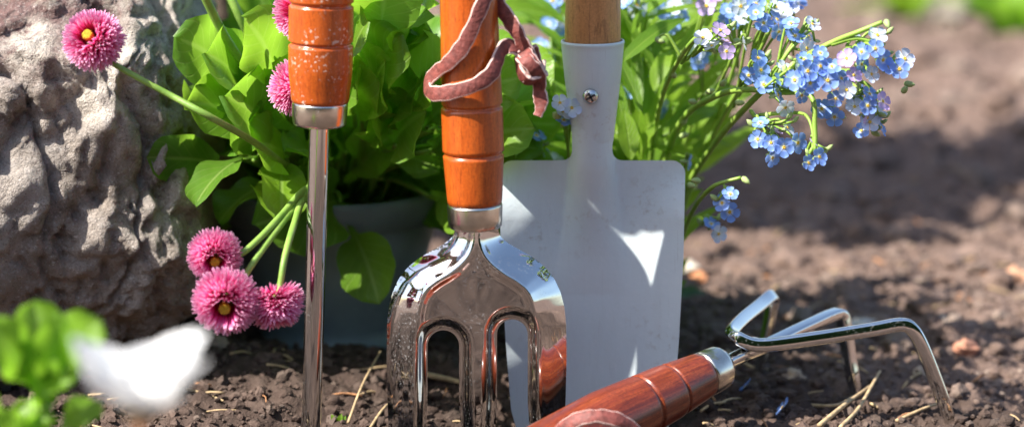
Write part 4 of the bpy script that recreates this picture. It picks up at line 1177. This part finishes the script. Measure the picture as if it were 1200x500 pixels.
# fallen flowers and a dark leaf
def fallen(px, py, r, label):
    p = ground_at(px, py) + np.array([0, 0, .004])
    o = petal_flower('blue').build('fallen_flower', M['blue']); o.scale = (r, r, r); o.location = p; o.rotation_euler = (0.9, 0.3, rnd.random() * 6)
    tag(o, label, 'fallen flower', 'fallen forget-me-not flowers')
    e = eye_mesh().build('eye', M['eye']); e.parent = o
fallen(917, 487, .0055, 'fallen blue flower lying in front of the cultivator prongs')
fallen(873, 462, .0045, 'fallen blue flower in the shade beside the cultivator ferrule')
mb = MB(); g = ground_at(800, 356); leaf(mb, g + np.array([-.012, 0, .002]), (1, -.1, .5), (0, -.4, .8), .026, .011, 'lance', .8, .2, .05)
o = mb.build('fallen_leaf', M['leaf_dark']); tag(o, 'dark green leaf on the soil at the right edge of the trowel', 'leaf')
mb = MB(); g = ground_at(396, 498)
for a in (-.6, .3, .9): leaf(mb, g, (math.sin(a), -.1, 1), (0, -1, .2), .006, .003, 'lance', .4, .2, .03)
o = mb.build('sprout', M['leaf_young']); tag(o, 'tiny green sprout at the bottom beside the steel shaft', 'sprout')
# far plants, all blurred
def far_plant(px, py, Hh, Wd, n, mat, label, name='garden_weed'):
    g = ground_at(px, py); e = empty(name, g); tag(e, label, 'weed'); mb = MB()
    for i in range(n):
        a = rnd.uniform(0, 6.28); d = np.array([math.cos(a) * .6, math.sin(a) * .6, rnd.uniform(.5, 1.6)])
        leaf(mb, g + np.array([math.cos(a), math.sin(a), 0]) * Wd * .2 * rnd.random(), d, (-math.cos(a), -math.sin(a), .6), Hh * rnd.uniform(.6, 1.1), Wd * .35, 'lance', rnd.uniform(.3, 1.1), .2, .05, 8, 4)
    mb.build('foliage', M[mat], e)
    ms = MB(); tube(ms, [g - np.array([0, 0, .01]), g + np.array([0, 0, Hh * .3]), g + np.array([.004, 0, Hh * .6])], [.004, .003, .002], 7); ms.build('stem', M['stem'], e)
far_plant(1186, 44, .10, .08, 26, 'leaf_young', 'yellow green weed blurred in the top right corner')
far_plant(1062, 30, .08, .07, 14, 'leaf_fmn', 'dull green weed blurred beyond the blue flowers')

# unseen leafy screen added behind the camera to darken reflections in the steel
hg = empty('added_hedge', (0, -3.0, 0)); tag(hg, 'long dark green leafy screen added unseen behind the camera for reflections', 'added_hedge')
mb = MB(); r4 = random.Random(9)
mb.add([(x, y, z) for x in (-4.5, 4.5) for y in (-3.35, -2.75) for z in (0.0, 1.15)], [(0, 1, 3, 2), (4, 6, 7, 5), (0, 4, 5, 1), (2, 3, 7, 6), (0, 2, 6, 4), (1, 5, 7, 3)])
for i in range(9000):
    p = np.array([r4.uniform(-4.5, 4.5), -2.75 + r4.uniform(-.03, .06), r4.uniform(.0, 1.25)])
    leaf(mb, p, (r4.uniform(-1, 1), r4.uniform(.1, 1), r4.uniform(-.5, .9)), (0, .5, 1), r4.uniform(.05, .09), r4.uniform(.03, .05), 'lance', .4, .2, .03, 3, 2, 0, r4.random())
mb.build('foliage', M['leaf_dark'], hg)

# shrub added at the back left to shade the soil behind the plants
sb = np.array([-0.17, 0.43, 0.0]); shrub = empty('shade_shrub', sb)
tag(shrub, 'dark leafy shrub added for shade behind the boulder and the daisy pot', 'shrub')
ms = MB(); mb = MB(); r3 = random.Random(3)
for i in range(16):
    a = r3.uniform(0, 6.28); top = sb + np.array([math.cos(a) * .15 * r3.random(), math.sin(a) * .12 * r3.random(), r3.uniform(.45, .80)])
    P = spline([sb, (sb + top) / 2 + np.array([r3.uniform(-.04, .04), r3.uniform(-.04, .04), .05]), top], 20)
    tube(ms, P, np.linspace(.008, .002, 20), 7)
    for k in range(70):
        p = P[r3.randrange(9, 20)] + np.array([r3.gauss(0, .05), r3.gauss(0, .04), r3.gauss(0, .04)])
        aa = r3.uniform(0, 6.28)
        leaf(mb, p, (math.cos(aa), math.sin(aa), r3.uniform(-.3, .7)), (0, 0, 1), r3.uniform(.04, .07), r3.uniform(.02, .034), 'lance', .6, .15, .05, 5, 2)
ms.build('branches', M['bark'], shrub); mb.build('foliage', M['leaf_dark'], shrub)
